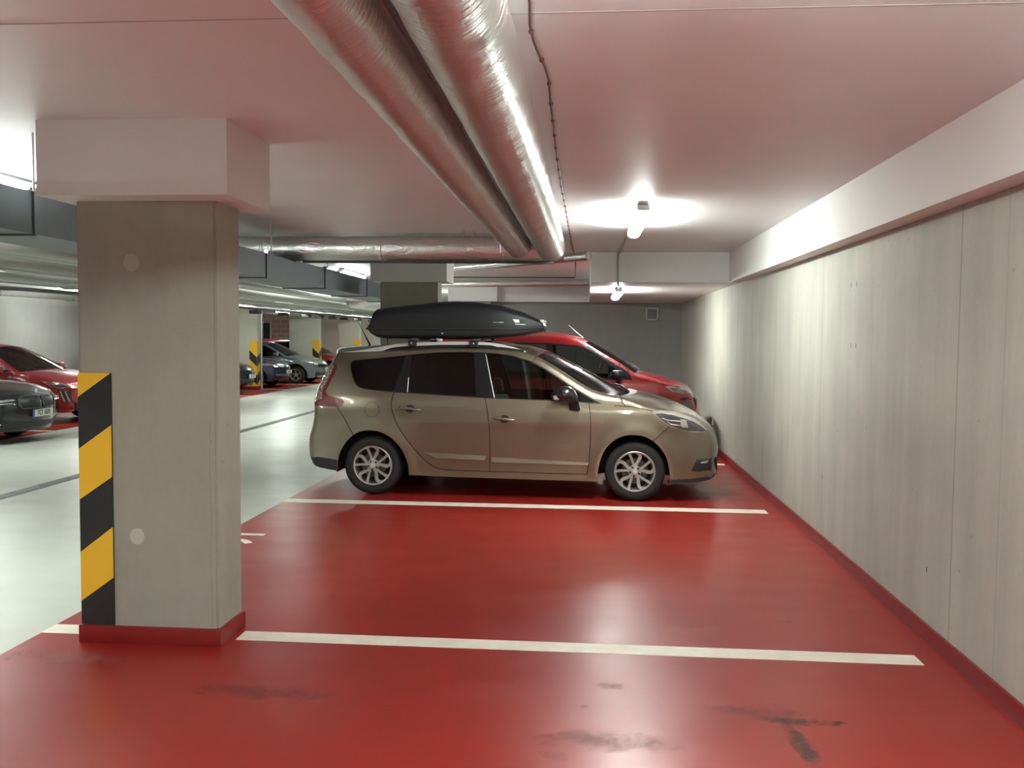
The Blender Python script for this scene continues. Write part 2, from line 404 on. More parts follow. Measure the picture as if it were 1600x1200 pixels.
obj('edge_crack', vs, [(2*k, 2*k+1, 2*k+3, 2*k+2) for k in range(60)], mat('crack', (.24, .23, .19), .9), A_)
for (px, pz, r) in ((-2.461, 2.10, .045), (-2.45, .603, .042)):
    v = [(px-ox+r*math.cos(a*.52), -.002, pz+r*math.sin(a*.52)*1.1) for a in range(12)]
    p = obj('repair_patch', v, [tuple(range(12))], mat('repair_mortar', (.47, .46, .39) if pz < 1 else (.41, .40, .345), .8), A_)
column(-2.775, -1.991, 11.92, 12.26, 'concrete pillar behind the roof box, its capital under the foil duct', (-2.858, -1.838, 11.70, 12.32))
column(-2.775, -1.991, 18.55, 18.88, 'concrete pillar at the far end of the bays, hidden behind the roof box', (-2.858, -1.838, 18.40, 18.89))
column(-2.775, -1.991, -2.5, -2.17, 'concrete pillar behind the camera', (-2.858, -1.838, -2.7, -2.1))
for (y, wd, lb) in ((20.9, .76, 'pale pillar across the aisle, hidden behind the foreground pillar'), (26.9, .70, 'pale pillar across the aisle with chevrons, nearest of the three visible'),
                    (33.3, 1.15, 'wide pale pillar across the aisle with chevrons, between silver and red cars'), (39.4, .95, 'pale pillar across the aisle with chevrons, farthest of the three')):
    c = column(-10.12-wd, -10.12, y, y+.35, lb, None, 'concrete pillars across the aisle', 'conc_pale')
    chevrons(c, wd/2, 0, 1.5, .10, .56, .24)
column(-9.93-.76, -9.93, 8.2, 8.55, 'pillar across the aisle outside the left edge of the picture', None, 'concrete pillars across the aisle', 'conc_pale')

# ------------------------------------------------------------------ lamps
def lamp(x, y, z, label, L=1.57, group='tube lamps'):
    t = thing('tube_lamp', label, 'lamp', (x, y, z-.022), 0, group)
    box('housing', (-.050, -L/2, -.048), (.050, L/2, 0), 'lamp_body', t, .006)
    n = 8; gg = G(); vs = []
    prof = [(-.055, -.036), (-.060, -.055), (-.056, -.080), (-.038, -.098), (0, -.104), (.038, -.098), (.056, -.080), (.060, -.055), (.055, -.036)]
    for yy_, s_ in ((-L/2+.015, .6), (-L/2+.04, 1), (L/2-.04, 1), (L/2-.015, .6)):
        vs += [(px*s_, yy_, -.036+(pz+.036)*s_) for px, pz in prof]
    k = len(prof)
    fs = [(i*k+j, i*k+j+1, (i+1)*k+j+1, (i+1)*k+j) for i in range(3) for j in range(k-1)] + [tuple(range(k)), tuple(reversed(range(3*k, 4*k)))]
    gg.add(vs, fs).make('diffuser', 'lamp', t, True)
    for s_ in (-1, 1): box('end_clip', (-.045, s_*(L/2-.12)-.012, -.001), (.045, s_*(L/2-.12)+.012, .022), 'darkmetal', t)
    return t
lamp(.45, 8.18, HC, 'bright tube lamp on the ceiling above the empty bay')
lamp(.45, 13.7, HB, 'second tube lamp, beyond the cross beam near the far wall')
lamp(.45, 1.86, HC, 'tube lamp on the ceiling just above the camera, out of frame')
lamp(.45, .05, HC, 'added unseen fill lamp on the ceiling right behind the one above the camera')  # added fill lamp, out of view, brightens the near ceiling, pillar front and floor
lamp(.45, -3.6, HC, 'tube lamp behind the camera')
lamp(-4.05, 5.7, HC, 'tube lamp at the left edge above the aisle beside the pillar capital')
lamp(-4.05, 15.3, HC, 'tube lamp above the aisle near the second pillar capital')
lamp(-4.05, -1.5, HC, 'tube lamp above the aisle behind the camera')
lamp(-4.05, 22.0, HC, 'tube lamp far down the aisle above the rectangular duct')
for k, y in enumerate((3.0, 11.4, 17.3, 24, 30.5, 37, 43)):
    lamp(-8.3, y, 2.62, 'suspended tube lamp above the left bays, number %s from the camera' % ['one', 'two', 'three', 'four', 'five', 'six', 'seven'][k], group='tube lamps over the left bays')
    for dy in (-.6, .6):
        tag(G().tube([(-8.3, y+dy, 2.62), (-8.3, y+dy, HC)], .004, 6).make('lamp_hanger', 'pipe'), 'thin steel rod holding the %s end of suspended tube lamp %s over the left bays' % ('near' if dy < 0 else 'far', ['one', 'two', 'three', 'four', 'five', 'six', 'seven'][k]), 'hanger', 'lamp hanger rods')
lamp(-14.0, 40.5, HC, 'tube lamp near the block wall at the far end')
lamp(-12.8, 14.5, HC, 'tube lamp above the graphite car by the left wall')
lamp(-12.8, 22.5, HC, 'tube lamp by the left wall above the parked cars')

# conduit between lamps 1 and 2
tag(G().tube([(.445, 8.975, HC-.012), (.42, 11.74, HC-.012), (.40, 11.747, HC-.03), (.40, 11.747, HB-.012)], .011, 8).make('conduit', 'pvc', None, True), 'grey conduit running along the ceiling and down the cross beam', 'conduit')
tag(G().tube([(.40, 11.765, HB-.013), (.45, 12.90, HB-.013)], .011, 8).make('conduit', 'pvc', None, True), 'short grey conduit from the cross beam to the second tube lamp', 'conduit')
# wire with knots tied along the ceiling
wp = [(-.19, 2.0), (-.196, 2.954), (-.211, 3.2), (-.207, 3.35), (-.195, 3.492), (-.182, 3.681), (-.172, 3.863), (-.178, 4.172), (-.183, 4.742), (-.190, 5.361), (-.194, 6.398), (-.190, 7.478), (-.19, 8.845), (-.182, 11.3), (-.155, 12.3)]
t = thing('ceiling_wire', 'thin reddish wire with small knots sagging along the ceiling right of the ducts', 'wire', (0, 0, 0))
G().tube([(x, y, HC-.012-.006*math.sin(i*2.1)) for i, (x, y) in enumerate(wp)], .0055, 6).make('strand', 'wire', t, True)
gk = G()
for k in range(26):
    yv = 3.1*(1.045**k) if k else 3.0
    yv = 3.25+k*.33
    for i in range(len(wp)-1):
        if wp[i][1] <= yv < wp[i+1][1]:
            f = (yv-wp[i][1])/(wp[i+1][1]-wp[i][1]); xx = wp[i][0]+f*(wp[i+1][0]-wp[i][0])
            gk.lathe([(0.0005, -.010), (.010, -.004), (.010, .004), (.0005, .010)], 8, 'y', (xx, yv, HC-.012))
gk.make('knots', 'wire', t, True)['kind'] = 'stuff'

# ------------------------------------------------------------------ ducts and pipes
def wob(a, b, r, n, amp):
    pts, rs = [], []
    for i in range(n+1):
        f = i/n; p = Vector(a).lerp(Vector(b), f); rs.append(r*(1+amp*random.uniform(-1, 1)))
        pts.append(p+Vector((random.uniform(-1, 1), 0, random.uniform(-1, 1)))*r*amp*.6)
    return pts, rs
def foilduct(name, a, b, r, label, n=60, amp=.012, group='foil wrapped round ducts', seg=40):
    n = int(math.dist(a, b)/.035); amp = amp*.8
    t = thing(name, label, 'duct', a, 0, group); A = Vector(a)
    pts, rs = wob((0, 0, 0), Vector(b)-A, r, n, amp)
    gd = G().tube(pts, rs, seg); ph = [random.uniform(0, 6.28) for _ in range(6)]
    for i in range(len(gd.v)):                     # crumpled foil: every vertex off its circle by a millimetre or two
        k_ = i//seg; p = Vector(gd.v[i]); c_ = pts[min(k_, len(pts)-1)]; d_ = p-c_
        gd.v[i] = tuple(c_+d_*(1+.010*math.sin(k_*.55+ph[0]+3*math.sin((i % seg)*.31+ph[1]))+random.uniform(-.006, .006)))
    gd.make('duct_wrap', 'foil', t, True, .9)
    d = (Vector(b)-A); L = d.length; d.normalize(); k = max(1, int(L/1.2))
    for i in range(k if r < .14 and 'cross' in name else 0):
        p = d*(L*(i+.5)/k); G().tube([p-d*.02, p-d*.018, p+d*.018, p+d*.02], [r*.995, r*1.012, r*1.012, r*.995], seg).make('tape_band', 'foil', t, True, .9)
    return t
foilduct('round_duct', (-.385, -6.9, 2.655), (-.385, 9.475, 2.655), .150, 'large foil wrapped duct overhead, right one of the pair')
foilduct('round_duct', (-.727, -6.9, 2.662), (-.727, 9.475, 2.662), .125, 'foil wrapped duct overhead, left one of the pair')
foilduct('thin_duct', (-.575, -6.9, 2.764), (-.575, 9.45, 2.764), .045, 'thinner foil wrapped pipe tucked between the two overhead ducts', 40)
foilduct('cross_duct', (-6.8, 9.625, 2.652), (-.25, 9.625, 2.652), .134, 'foil wrapped duct crossing the ceiling behind the overhead pair', 60)
foilduct('slanting_duct', (-3.0, 14.3, 2.72), (.02, 11.0, 2.70), .055, 'foil wrapped pipe slanting behind the cross duct towards the cross beam', 24, .02)
foilduct('short_duct', (-2.8, 17.0, 2.70), (.04, 16.6, 2.70), .06, 'foil wrapped pipe before the far beam', 24, .02)
tag(G().tube([(-3.04, 9.45, 2.498), (-.35, 9.45, 2.493)], .014, 8).make('thin_pipe', 'darkmetal', None, True), 'thin dark pipe running under the cross duct', 'pipe')
tag(G().tube([(-2.7, 13.5, 2.60), (-.18, 13.5, 2.60), (-.16, 12.4, HC-.01)], .010, 8).make('thin_pipe', 'darkmetal', None, True), 'thin dark cable line behind the cross duct', 'pipe')
for i, (x, y) in enumerate(((-1.28, 9.3), (-1.20, 9.36))):
    tag(G().tube([(x, y, 2.72), (x, y, HC)], .006, 6).make('threaded_rod', 'pipe'), ['short threaded rod above the cross duct, left one of the pair', 'short threaded rod above the cross duct, right one of the pair'][i], 'rod', 'short rods over the cross duct')

# rectangular duct along the aisle
rd = thing('rectangular_duct', 'long dark rectangular sheet metal duct running beside the pillars', 'duct', (-3.35, 0, 2.39))
joints = [-6.5, -3.7, -1.4, .8, 2.9, 4.83, 6.6, 8.5, 10.45, 12.5, 14.6]
for i in range(len(joints)-1):
    a, b = joints[i], joints[i+1]
    s_ = box('duct_section', (-.25, a+.012, -.12), (.25, b-.012, .115), 'duct', rd)
    fl = box('duct_flange', (-.262, b-.009, -.132), (.262, b+.009, .127), 'duct', rd)
    box('corner_clip', (.24, b-.02, .11), (.272, b+.02, .137), 'chrome', fl)
for i, y in enumerate((4.76, 8.5, 10.40)):
    tag(G().tube([(-3.05, y, 2.50), (-3.05, y, HC)], .006, 6).make('threaded_rod', 'pipe'), ['thin threaded rod holding the rectangular duct left of the foreground pillar', 'thin threaded rod holding the rectangular duct just right of the foreground pillar', 'thin threaded rod holding the rectangular duct near the second capital'][i], 'rod', 'duct hanger rods')
def pipe(pts, r, m, label, group='pipes over the aisle', cat='pipe', name='pipe', n=14):
    o = G().tube(pts, r, n).make(name, m, None, True, .9); return tag(o, label, cat, group)
pipe([(-4.6, -6, 2.42), (-4.6, 44, 2.42)], .075, 'pipe', 'insulated grey pipe next to the rectangular duct', name='service_pipe')
pipe([(-4.95, -6, 2.42), (-4.95, 40, 2.42)], .055, 'pipe', 'grey pipe second from the rectangular duct', name='service_pipe')
pipe([(-5.4, -6, 2.40), (-5.4, 44, 2.40)], .09, 'pvc', 'thick grey drain pipe over the aisle', name='drain_pipe')
pipe([(-5.8, -6, 2.36), (-5.8, 44, 2.36)], .035, 'pipe', 'slim steel pipe over the aisle', name='service_pipe')
pipe([(-6.2, -6, 2.44), (-6.2, 44, 2.44)], .06, 'pvc', 'grey pipe above the drain channel', name='service_pipe')
pipe([(-7.25, 12.2, 2.68), (-3.8, 10.2, 2.68)], .08, 'pvc', 'grey branch pipe slanting across the aisle ceiling at left', name='drain_pipe')
pipe([(-9.0, 15.5, 2.68), (-4.6, 17.2, 2.68)], .07, 'pvc', 'grey pipe crossing the other way at left', name='drain_pipe')
pipe([(-14.6, 9.95, 2.70), (-3.7, 9.95, 2.70)], .05, 'pipe', 'steel pipe crossing the aisle near the cross duct', name='service_pipe')
pipe([(-14.6, 19.0, 2.69), (-3.7, 19.0, 2.69)], .06, 'pvc', 'grey pipe crossing the aisle farther back', name='service_pipe')
pipe([(-7.0, 6, 2.40), (-7.0, 44, 2.40)], .045, 'pvc', 'grey pipe left of the drain channel', name='service_pipe')
pipe([(-3.85, 1.0, 2.42), (-3.85, 14.2, 2.42)], .04, 'pipe', 'slim steel pipe right beside the rectangular duct', name='service_pipe')
pipe([(-3.30, 14.67, 2.38), (-3.8, 15.3, 2.34), (-4.3, 16.3, 2.34), (-4.3, 20, 2.34)], .13, 'foil', 'foil wrapped elbow at the end of the rectangular duct', name='foil_elbow')
tag(G().tube([(-10.05, 27.08, 0), (-10.05, 27.08, 2.8)], .04, 12).make('downpipe', 'pipe', None, True, .9), 'grey steel downpipe at the corner of the nearest chevron pillar', 'pipe')
pipe([(-7.9, 5, 2.32), (-7.9, 44, 2.32)], .028, 'darkmetal', 'dark conduit carrying black boxes above the left bays', name='conduit')
for k, y in enumerate((18.5, 20.93, 22.9, 24.9, 26.1, 27.5, 28.8, 30.6, 32.6)):
    tag(box('junction_box', (-8.02, y-.12, 2.20), (-7.80, y+.12, 2.285), 'plastic', None, .01), 'small black box hanging from the conduit over the left bays, number %s along' % ['one','two','three','four','five','six','seven','eight','nine'][k], 'box', 'black boxes on the conduit')
# cable tray
def tray(x, y0, y1, z, label):
    t = thing('cable_tray', label, 'cable tray', (x, (y0+y1)/2, z), 0, 'cable trays'); L = (y1-y0)/2
    G().box((-.10, -L, 0), (-.095, L, .05)).box((.095, -L, 0), (.10, L, .05)).box((-.1, -L, -.003), (.1, L, 0)).make('tray_channel', 'pipe', t)
    cb = G()
    for k in range(4): cb.tube([(-.06+k*.04, -L+.1, .012), (-.05+k*.035, 0, .012), (-.06+k*.04, L-.1, .012)], .01, 6)
    cb.make('cable', 'plastic', t)
    hh = G(); k = int((y1-y0)/2.4)
    for i in range(k):
        yv = -L+(i+.5)*(2*L/k); hh.tube([(.12, yv, -.02), (.12, yv, HC-z)], .005, 6); hh.box((-.13, yv-.015, -.025), (.13, yv+.015, -.003))
    hh.make('tray_hanger', 'pipe', t)
tray(-7.45, 6, 44, 2.36, 'perforated cable tray with dark cables over the aisle')
tray(-9.2, 6, 44, 2.45, 'steel cable tray above the noses of the left parked cars')
tray(-11.8, 8, 34, 2.46, 'steel cable tray near the left wall')
# small emergency lamp at left
t = thing('security_camera', 'small white device hanging near the left wall below the pipes', 'camera', (-13.5, 25.6, 2.2))
G().tube([(0, 0, .03), (0, 0, HC-2.2)], .008, 6).make('drop_rod', 'pipe', t); box('body', (-.30, -.05, -.05), (-.04, .05, .04), 'lamp_body', t, .01); box('bracket', (-.05, -.03, -.03), (.06, .03, .03), 'darkmetal', t)
# vent on far wall
t = thing('wall_vent', 'small square vent grille high on the far wall', 'vent', (1.358, 18.885, 2.205))
fr = G(); fr.box((-.125, -.012, -.13), (.125, .008, -.105)).box((-.125, -.012, .105), (.125, .008, .13)).box((-.125, -.012, -.13), (-.10, .008, .13)).box((.10, -.012, -.13), (.125, .008, .13)).make('frame', 'lamp_body', t)
box('backing', (-.105, 0, -.11), (.105, .01, .11), 'drain', t)
sl = G()
for k in range(7): sl.box((-.10, -.008, -.09+k*.03), (.10, .002, -.083+k*.03))
sl.make('slats', 'pipe', t)
# rust drips / tie holes on the right wall
for (y, z, lb) in ((6.9, 2.12, 'left of the upper pair'), (6.76, 2.12, 'right of the upper pair'), (6.86, 1.67, 'left of the middle pair'), (6.74, 1.67, 'right of the middle pair'), (7.565, .576, 'low down by the second joint'), (5.26, .40, 'lowest and nearest')):
    v = [(0, .009*math.cos(a), .020*math.sin(a)) for a in [i*2*PI/10 for i in range(10)]]
    o = obj('tie_hole', v, [tuple(range(10))], 'drain'); o.location = (XW-.0015, y, z)
    tag(o, 'small dark tie hole in the right concrete wall, '+lb, 'hole', 'tie holes in the right wall')

# ------------------------------------------------------------------ cars
def lerp(a, b, t): return a+(b-a)*t
def interp(x, tab):
    if x <= tab[0][0]: return tab[0][1]
    for (a, b), (c, d) in zip(tab, tab[1:]):
        if x <= c: return lerp(b, d, (x-a)/(c-a))
    return tab[-1][1]
def resample(pl, n):
    """Catmull-Rom smoothed and evenly spaced copy of a polyline, ends kept"""
    P = [Vector(p) for p in pl]
    if len(P) > 2:
        Q = []
        for i in range(len(P)-1):
            p0 = P[i-1] if i else P[0]*2-P[1]; p1, p2 = P[i], P[i+1]; p3 = P[i+2] if i+2 < len(P) else P[-1]*2-P[-2]
            for k in range(8):
                t = k/8; Q.append(.5*((2*p1)+(p2-p0)*t+(2*p0-5*p1+4*p2-p3)*t*t+(3*p1-p0-3*p2+p3)*t**3))
        Q.append(P[-1]); P = Q
    d = [0]
    for a, b in zip(P, P[1:]): d.append(d[-1]+(b-a).length)
    out = []; j = 0
    for k in range(n+1):
        s = d[-1]*k/n
        while j < len(d)-2 and d[j+1] < s: j += 1
        t = 0 if d[j+1] == d[j] else (s-d[j])/(d[j+1]-d[j]); out.append(P[j].lerp(P[j+1], min(1, t)))
    return [tuple(p) for p in out]
def pip(x, y, poly):
    c = False; n = len(poly); j = n-1
    for i in range(n):
        xi, yi = poly[i]; xj, yj = poly[j]
        if (yi > y) != (yj > y) and x < (xj-xi)*(y-yi)/(yj-yi)+xi: c = not c
        j = i
    return c
def segs(pl, closed=False):
    q = list(pl)+([pl[0]] if closed else []); return list(zip(q, q[1:]))
def sdist(x, y, sg, stop=1e9):
    best = 1e9
    for (ax, ay), (bx, by) in sg:
        if min(ax, bx)-x > best or x-max(ax, bx) > best or min(ay, by)-y > best or y-max(ay, by) > best: continue
        dx, dy = bx-ax, by-ay; L = dx*dx+dy*dy
        t = 0 if L == 0 else max(0, min(1, ((x-ax)*dx+(y-ay)*dy)/L))
        d = math.hypot(x-ax-t*dx, y-ay-t*dy)
        if d < best: best = d
    return best
def tri(outer, holes=(), lines=(), step=.03, extra=()):
    vs = []; es = []
    def addp(pl, closed):
        n = len(vs); vs.extend(Vector(p) for p in pl)
        for i in range(len(pl)-1+(1 if closed else 0)): es.append((n+i, n+(i+1) % len(pl)))
    addp(outer, True)
    for h in holes: addp(h, True)
    for l in lines: addp(l, False)
    sg = segs(outer, True)
    for h in holes: sg += segs(h, True)
    for l in lines: sg += segs(l)
    x0 = min(p[0] for p in outer); x1 = max(p[0] for p in outer); y0 = min(p[1] for p in outer); y1 = max(p[1] for p in outer)
    yy = y0+step*.5; r = 0
    while yy < y1:
        xx = x0+(step*.5 if r % 2 else 0)
        while xx < x1:
            if pip(xx, yy, outer) and sdist(xx, yy, sg) > step*.4: vs.append(Vector((xx, yy)))
            xx += step
        yy += step*.87; r += 1
    for p in extra:
        if pip(p[0], p[1], outer): vs.append(Vector(p))
    V, E_, Fc, *_ = delaunay_2d_cdt(vs, es, [], 0, 1e-5)
    out = []
    for f in Fc:
        cx = sum(V[i].x for i in f)/3; cy = sum(V[i].y for i in f)/3
        if pip(cx, cy, outer) and not any(pip(cx, cy, h) for h in holes): out.append(tuple(f))
    return [tuple(v) for v in V], out
def skin(name, V, Fc, fmap, m, parent, thick=.012, n_off=None):
    """build the faces Fc of the 2-D mesh V with fmap(x, z, depth), closed with a rim"""
    used = sorted({i for f in Fc for i in f}); idx = {k: i for i, k in enumerate(used)}; n = len(used)
    vs = [fmap(V[k][0], V[k][1], 0) for k in used]; fs = [tuple(idx[i] for i in f) for f in Fc]
    if thick:
        vs += [fmap(V[k][0], V[k][1], thick) for k in used]
        ec = {}
        for f in fs:
            for a, b in zip(f, f[1:]+f[:1]): ec[(a, b)] = 1
        rim = [(a, b) for (a, b) in ec if (b, a) not in ec]
        fs += [tuple(n+i for i in reversed(f)) for f in fs] + [(b, a, n+a, n+b) for a, b in rim]
    return obj(name, vs, fs, m, parent, True, .75)

class Car:
    def __init__(s, name, label, cat, spec, paint, loc, rz=0, group=None, step=.03):
        s.t = thing(name, label, cat, loc, rz, group); s.sp = spec; s.paint = paint; s.step = step
        n = max(3, int(round(.5/step/2))) if step > .05 else None
        s.E = []; s.sec = []
        for (nm, e, c, m) in spec['sections']:
            L = sum(math.dist(a, b) for a, b in segs(e)); k = max(3, int(L/(step*1.1)))
            if len(e) > 2: k = max(k, 2*len(e))
            ee, cc = resample(e, k), resample(c, k); s.sec.append((nm, ee, cc, m))
            s.E += ee if not s.E else ee[1:]
        s.Eseg = segs(s.E)
    def Wd(s, x, z):
        sp = s.sp; w = interp(z, sp['WZ'])*sp.get('w', 1)
        t = max(0, (x-sp['ft'][0])/sp['ft'][1]); w *= 1-sp['ft'][2]*t**2.2
        t = max(0, (sp['rt'][0]-x)/sp['rt'][1]); w *= 1-sp['rt'][2]*t**2.2
        for wx in sp['wheels']:
            d = math.hypot(x-wx, z-sp['R']); w += .014*math.exp(-((d-sp['R']-.09)/.07)**2)
        cr = sp.get('crease')
        if cr: w += cr[1]*math.exp(-((z-interp(x, cr[0]))/.11)**2)
        return w
    def rr(s, x): 
        sp = s.sp; t = max(0, min(1, (x-sp['ft'][0]-.1)/.4)); return lerp(.05, .09, t)
    def Y(s, x, z):
        r = s.rr(x); d = sdist(x, z, s.Eseg); w = s.Wd(x, z)
        if d < r: w -= r*(1-math.sqrt(max(0, 1-(1-d/r)**2)))
        return w
    def fmap(s, side, off=0):
        def f(x, z, d): return (x, side*(s.Y(x, z)+off-d), z)
        return f
    def patch(s, name, poly, m, parent=None, off=.004, thick=.008, step=None, sides=(-1, 1), holes=(), smooth=0):
        P = resample(poly+[poly[0]], smooth)[:-1] if smooth else poly
        V, Fc = tri(P, holes, (), step or s.step)
        return [skin(name, V, Fc, s.fmap(sd, off), m, parent or s.t, thick) for sd in sides]
    def build_side(s):
        sp = s.sp; outer = s.E+sp['bottom']
        extra = []
        for (ax, az), (bx, bz) in s.Eseg:
            L = math.hypot(bx-ax, bz-az)
            if L < 1e-6: continue
            nx, nz = (bz-az)/L, -(bx-ax)/L; mx, mz = (ax+bx)/2, (az+bz)/2
            for d in (.006, .02, .042): extra.append((mx+nx*d, mz+nz*d))
        lines = []
        gap = .0035
        for pl in sp['seams']:
            P = resample(pl, max(2, int(sum(math.dist(a, b) for a, b in segs(pl))/.04)))
            nr = []
            for i in range(len(P)):
                a = P[max(0, i-1)]; b = P[min(len(P)-1, i+1)]; L = math.dist(a, b); nr.append((-(b[1]-a[1])/L, (b[0]-a[0])/L))
            for sg_ in (-1, 1): lines.append([(p[0]+sg_*gap*n_[0], p[1]+sg_*gap*n_[1]) for p, n_ in zip(P, nr)])
        sm = []
        for i in range(0, len(lines), 2): sm += segs([((a[0]+b[0])/2, (a[1]+b[1])/2) for a, b in zip(lines[i], lines[i+1])])
        V, Fc = tri(outer, [sp['dlo']], lines, s.step, extra)
        cls = {}
        for f in Fc:
            cx = sum(V[i][0] for i in f)/3; cz = sum(V[i][1] for i in f)/3
            if sm and sdist(cx, cz, sm) < gap*.95: continue
            for nm, poly in sp['regions']:
                if pip(cx, cz, poly): break
            else: nm = 'body_side'
            cls.setdefault(nm, []).append(f)
        s.parts = {}
        for sd in (-1, 1):
            for nm, fs in cls.items():
                s.parts[(nm, sd)] = skin(nm, V, fs, s.fmap(sd), s.paint, s.t, .014)
            skin('inner_panel', V, Fc, s.fmap(sd, -.020), 'inner', s.t, 0)
    def strip(s, e, c, k=9, off=0, d=0):
        vs = []; p = s.sp.get('p', 2.3); fs = []; cols = 2*k+1
        for (ex, ez), (cx, cz) in zip(e, c):
            we = s.Y(ex, ez)
            for j in range(-k, k+1):
                t = j/k; t = math.copysign(abs(t)**.8, t); a = abs(t)**p
                vs.append((lerp(cx, ex, a), we*t, lerp(cz, ez, a)))
        n = len(e)
        fs = [(i*cols+j, i*cols+j+1, (i+1)*cols+j+1, (i+1)*cols+j) for i in range(n-1) for j in range(cols-1)]
        return vs, fs
    def build_strips(s):
        s.strips = {}
        for nm, e, c, m in s.sec:
            vs, fs = s.strip(e, c); o = obj(nm, vs, fs, m or s.paint, s.t, True); s.strips.setdefault(nm, o)
    def front(s, y, z, off=0, which=None):
        """x of the nose surface at (y, z)"""
        names = which or s.sp['front']
        e = []; c = []
        for nm, ee, cc, m in s.sec:
            if nm in names: e += ee; c += cc
        best = None
        for i in range(len(c)-1):
            z0, z1 = c[i][1], c[i+1][1]
            if (z0-z)*(z1-z) <= 0 and abs(z0-z1) > 1e-6:
                t = (z-z0)/(z1-z0); best = (lerp(c[i][0], c[i+1][0], t), lerp(e[i][0], e[i+1][0], t), s.Y(*e[i])); 
                if which is None: break
        if best is None: i = min(range(len(c)), key=lambda k: abs(c[k][1]-z)); best = (c[i][0], e[i][0], s.Y(*e[i]))
        cx, ex, we = best; a = min(1.0, abs(y)/we)**s.sp.get('p', 2.3); sg = 1 if cx > 0 else -1
        return lerp(cx, ex, a)+sg*off
    def fpatch(s, name, poly, m, off=.006, thick=.02, parent=None, step=None, holes=(), mirror=False, which=None):
        V, Fc = tri(poly, holes, (), step or .05); out = []
        for sg in ((1, -1) if mirror else (1,)):
            out.append(skin(name, V, Fc, lambda y, z, d, sg=sg: (s.front(y, z, off-d, which), sg*y, z), m, parent or s.t, thick))
        return out
    def wheels(s, style='petal', rimR=.212, det=True):
        sp = s.sp; R = sp['R']; yo = interp(.5, sp['WZ'])*sp.get('w', 1)-.028
        def make(x, sd):
            wt = .205; g_ = G()
            pr = [(rimR*.98, 0), (rimR+.012, -.006), (R-.055, -.012), (R-.025, -.006), (R-.006, .016), (R, .04), (R, wt-.04), (R-.006, wt-.016), (R-.03, wt), (rimR, wt), (rimR*.98, wt-.02)]
            n = 56 if det else 24
            w_ = g_.lathe(pr, n).make('wheel', 'rubber', s.t, True, .9)
            rm = G().lathe([(rimR+.004, -.002), (rimR-.004, -.008), (rimR-.016, -.004), (rimR-.020, .03), (rimR-.035, .12), (rimR-.02, .2)], n).make('rim', 'alloy', w_, True, .9)
            G().lathe([(.0005, .060), (.135, .060), (.138, .068), (.138, .08), (.0005, .085)], n).make('brake_disc', 'disc', w_, True, .9)
            G().lathe([(.14, .09), (rimR-.005, .10), (rimR-.004, .11), (.001, .14)], n).make('wheel_back', 'inner', w_, True)
            sg = G(); D = PI/180
            def rib(pts, wd, y0=-.004, y1=.03):
                P = [Vector(p) for p in pts]; a = []; b = []
                for i, p in enumerate(P):
                    d = (P[min(i+1, len(P)-1)]-P[max(i-1, 0)]).normalized(); nn = Vector((-d.y, d.x)); ww = wd[i] if isinstance(wd, list) else wd
                    a.append(p+nn*ww/2); b.append(p-nn*ww/2)
                k = len(P)
                for i in range(k-1):
                    q = [a[i], a[i+1], b[i+1], b[i]]; r0, r1 = P[i].length, P[i+1].length
                    f0 = lambda p: (p[0], y0+.018*(1-min(1, p.length/rimR))*0+.012*math.sin(PI*min(1, p.length/rimR)), p[1])
                    sg.add([f0(p) for p in q]+[(p[0], y1, p[1]) for p in q], [(0, 1, 2, 3), (7, 6, 5, 4), (0, 4, 5, 1), (2, 6, 7, 3)])
            def pol(r, a): return (r*math.cos(a*D), r*math.sin(a*D))
            if style == 'petal':
                for k in range(5):
                    th = 90+72*k+6
                    pa = [pol(.045, th+2), pol(.09, th+6), pol(.14, th+9), pol(rimR-.012, th+12)]
                    pb = [pol(.045, th-6), pol(.085, th-17), pol(.125, th-24), pol(.165, th-25), pol(rimR-.018, th-17), pol(rimR-.012, th-8)]
                    rib(resample(pa, 6), [.024, .024, .024, .024, .025, .028, .032]); rib(resample(pb, 10), [.030, .030, .030, .031, .033, .035, .036, .034, .032, .028, .022])
            else:
                for k in range(5):
                    th = 90+72*k
                    rib([pol(.04, th), pol(.10, th), pol(rimR-.01, th+10)], .022); rib([pol(.04, th), pol(.10, th), pol(rimR-.01, th-10)], .022)
            sg.lathe([(.0005, .004), (.05, .004), (.066, .012), (.068, .035)], 24)
            sg.make('spokes', 'alloy', w_, True, .6)
            cp = G().lathe([(.0005, -.003), (.022, -.002), (.027, .004), (.027, .012)], 20).make('hub_cap', 'rail', w_, True, .7)
            if det:
                nt = G()
                for k in range(5): a = (90+72*k+28)*D; nt.lathe([(.0005, -.001), (.011, 0), (.011, .012)], 8, 'y', (.050*math.cos(a), .001, .048*math.sin(a)))
                nt.make('wheel_bolts', 'inner', w_, True, .7)
            w_.location = (x, -yo, R)
            if sd > 0: w_.location = (x, yo, R); w_.rotation_euler = (0, 0, PI)
            return w_
        first = make(sp['wheels'][0], -1)
        for x in sp['wheels']:
            for sd in (-1, 1):
                if x == sp['wheels'][0] and sd == -1: continue
                c = first.copy(); C.objects.link(c); c.location = (x, sd*yo, R); c.rotation_euler = (0, 0, PI if sd > 0 else 0)
                for ch in first.children: d = ch.copy(); C.objects.link(d); d.parent = c
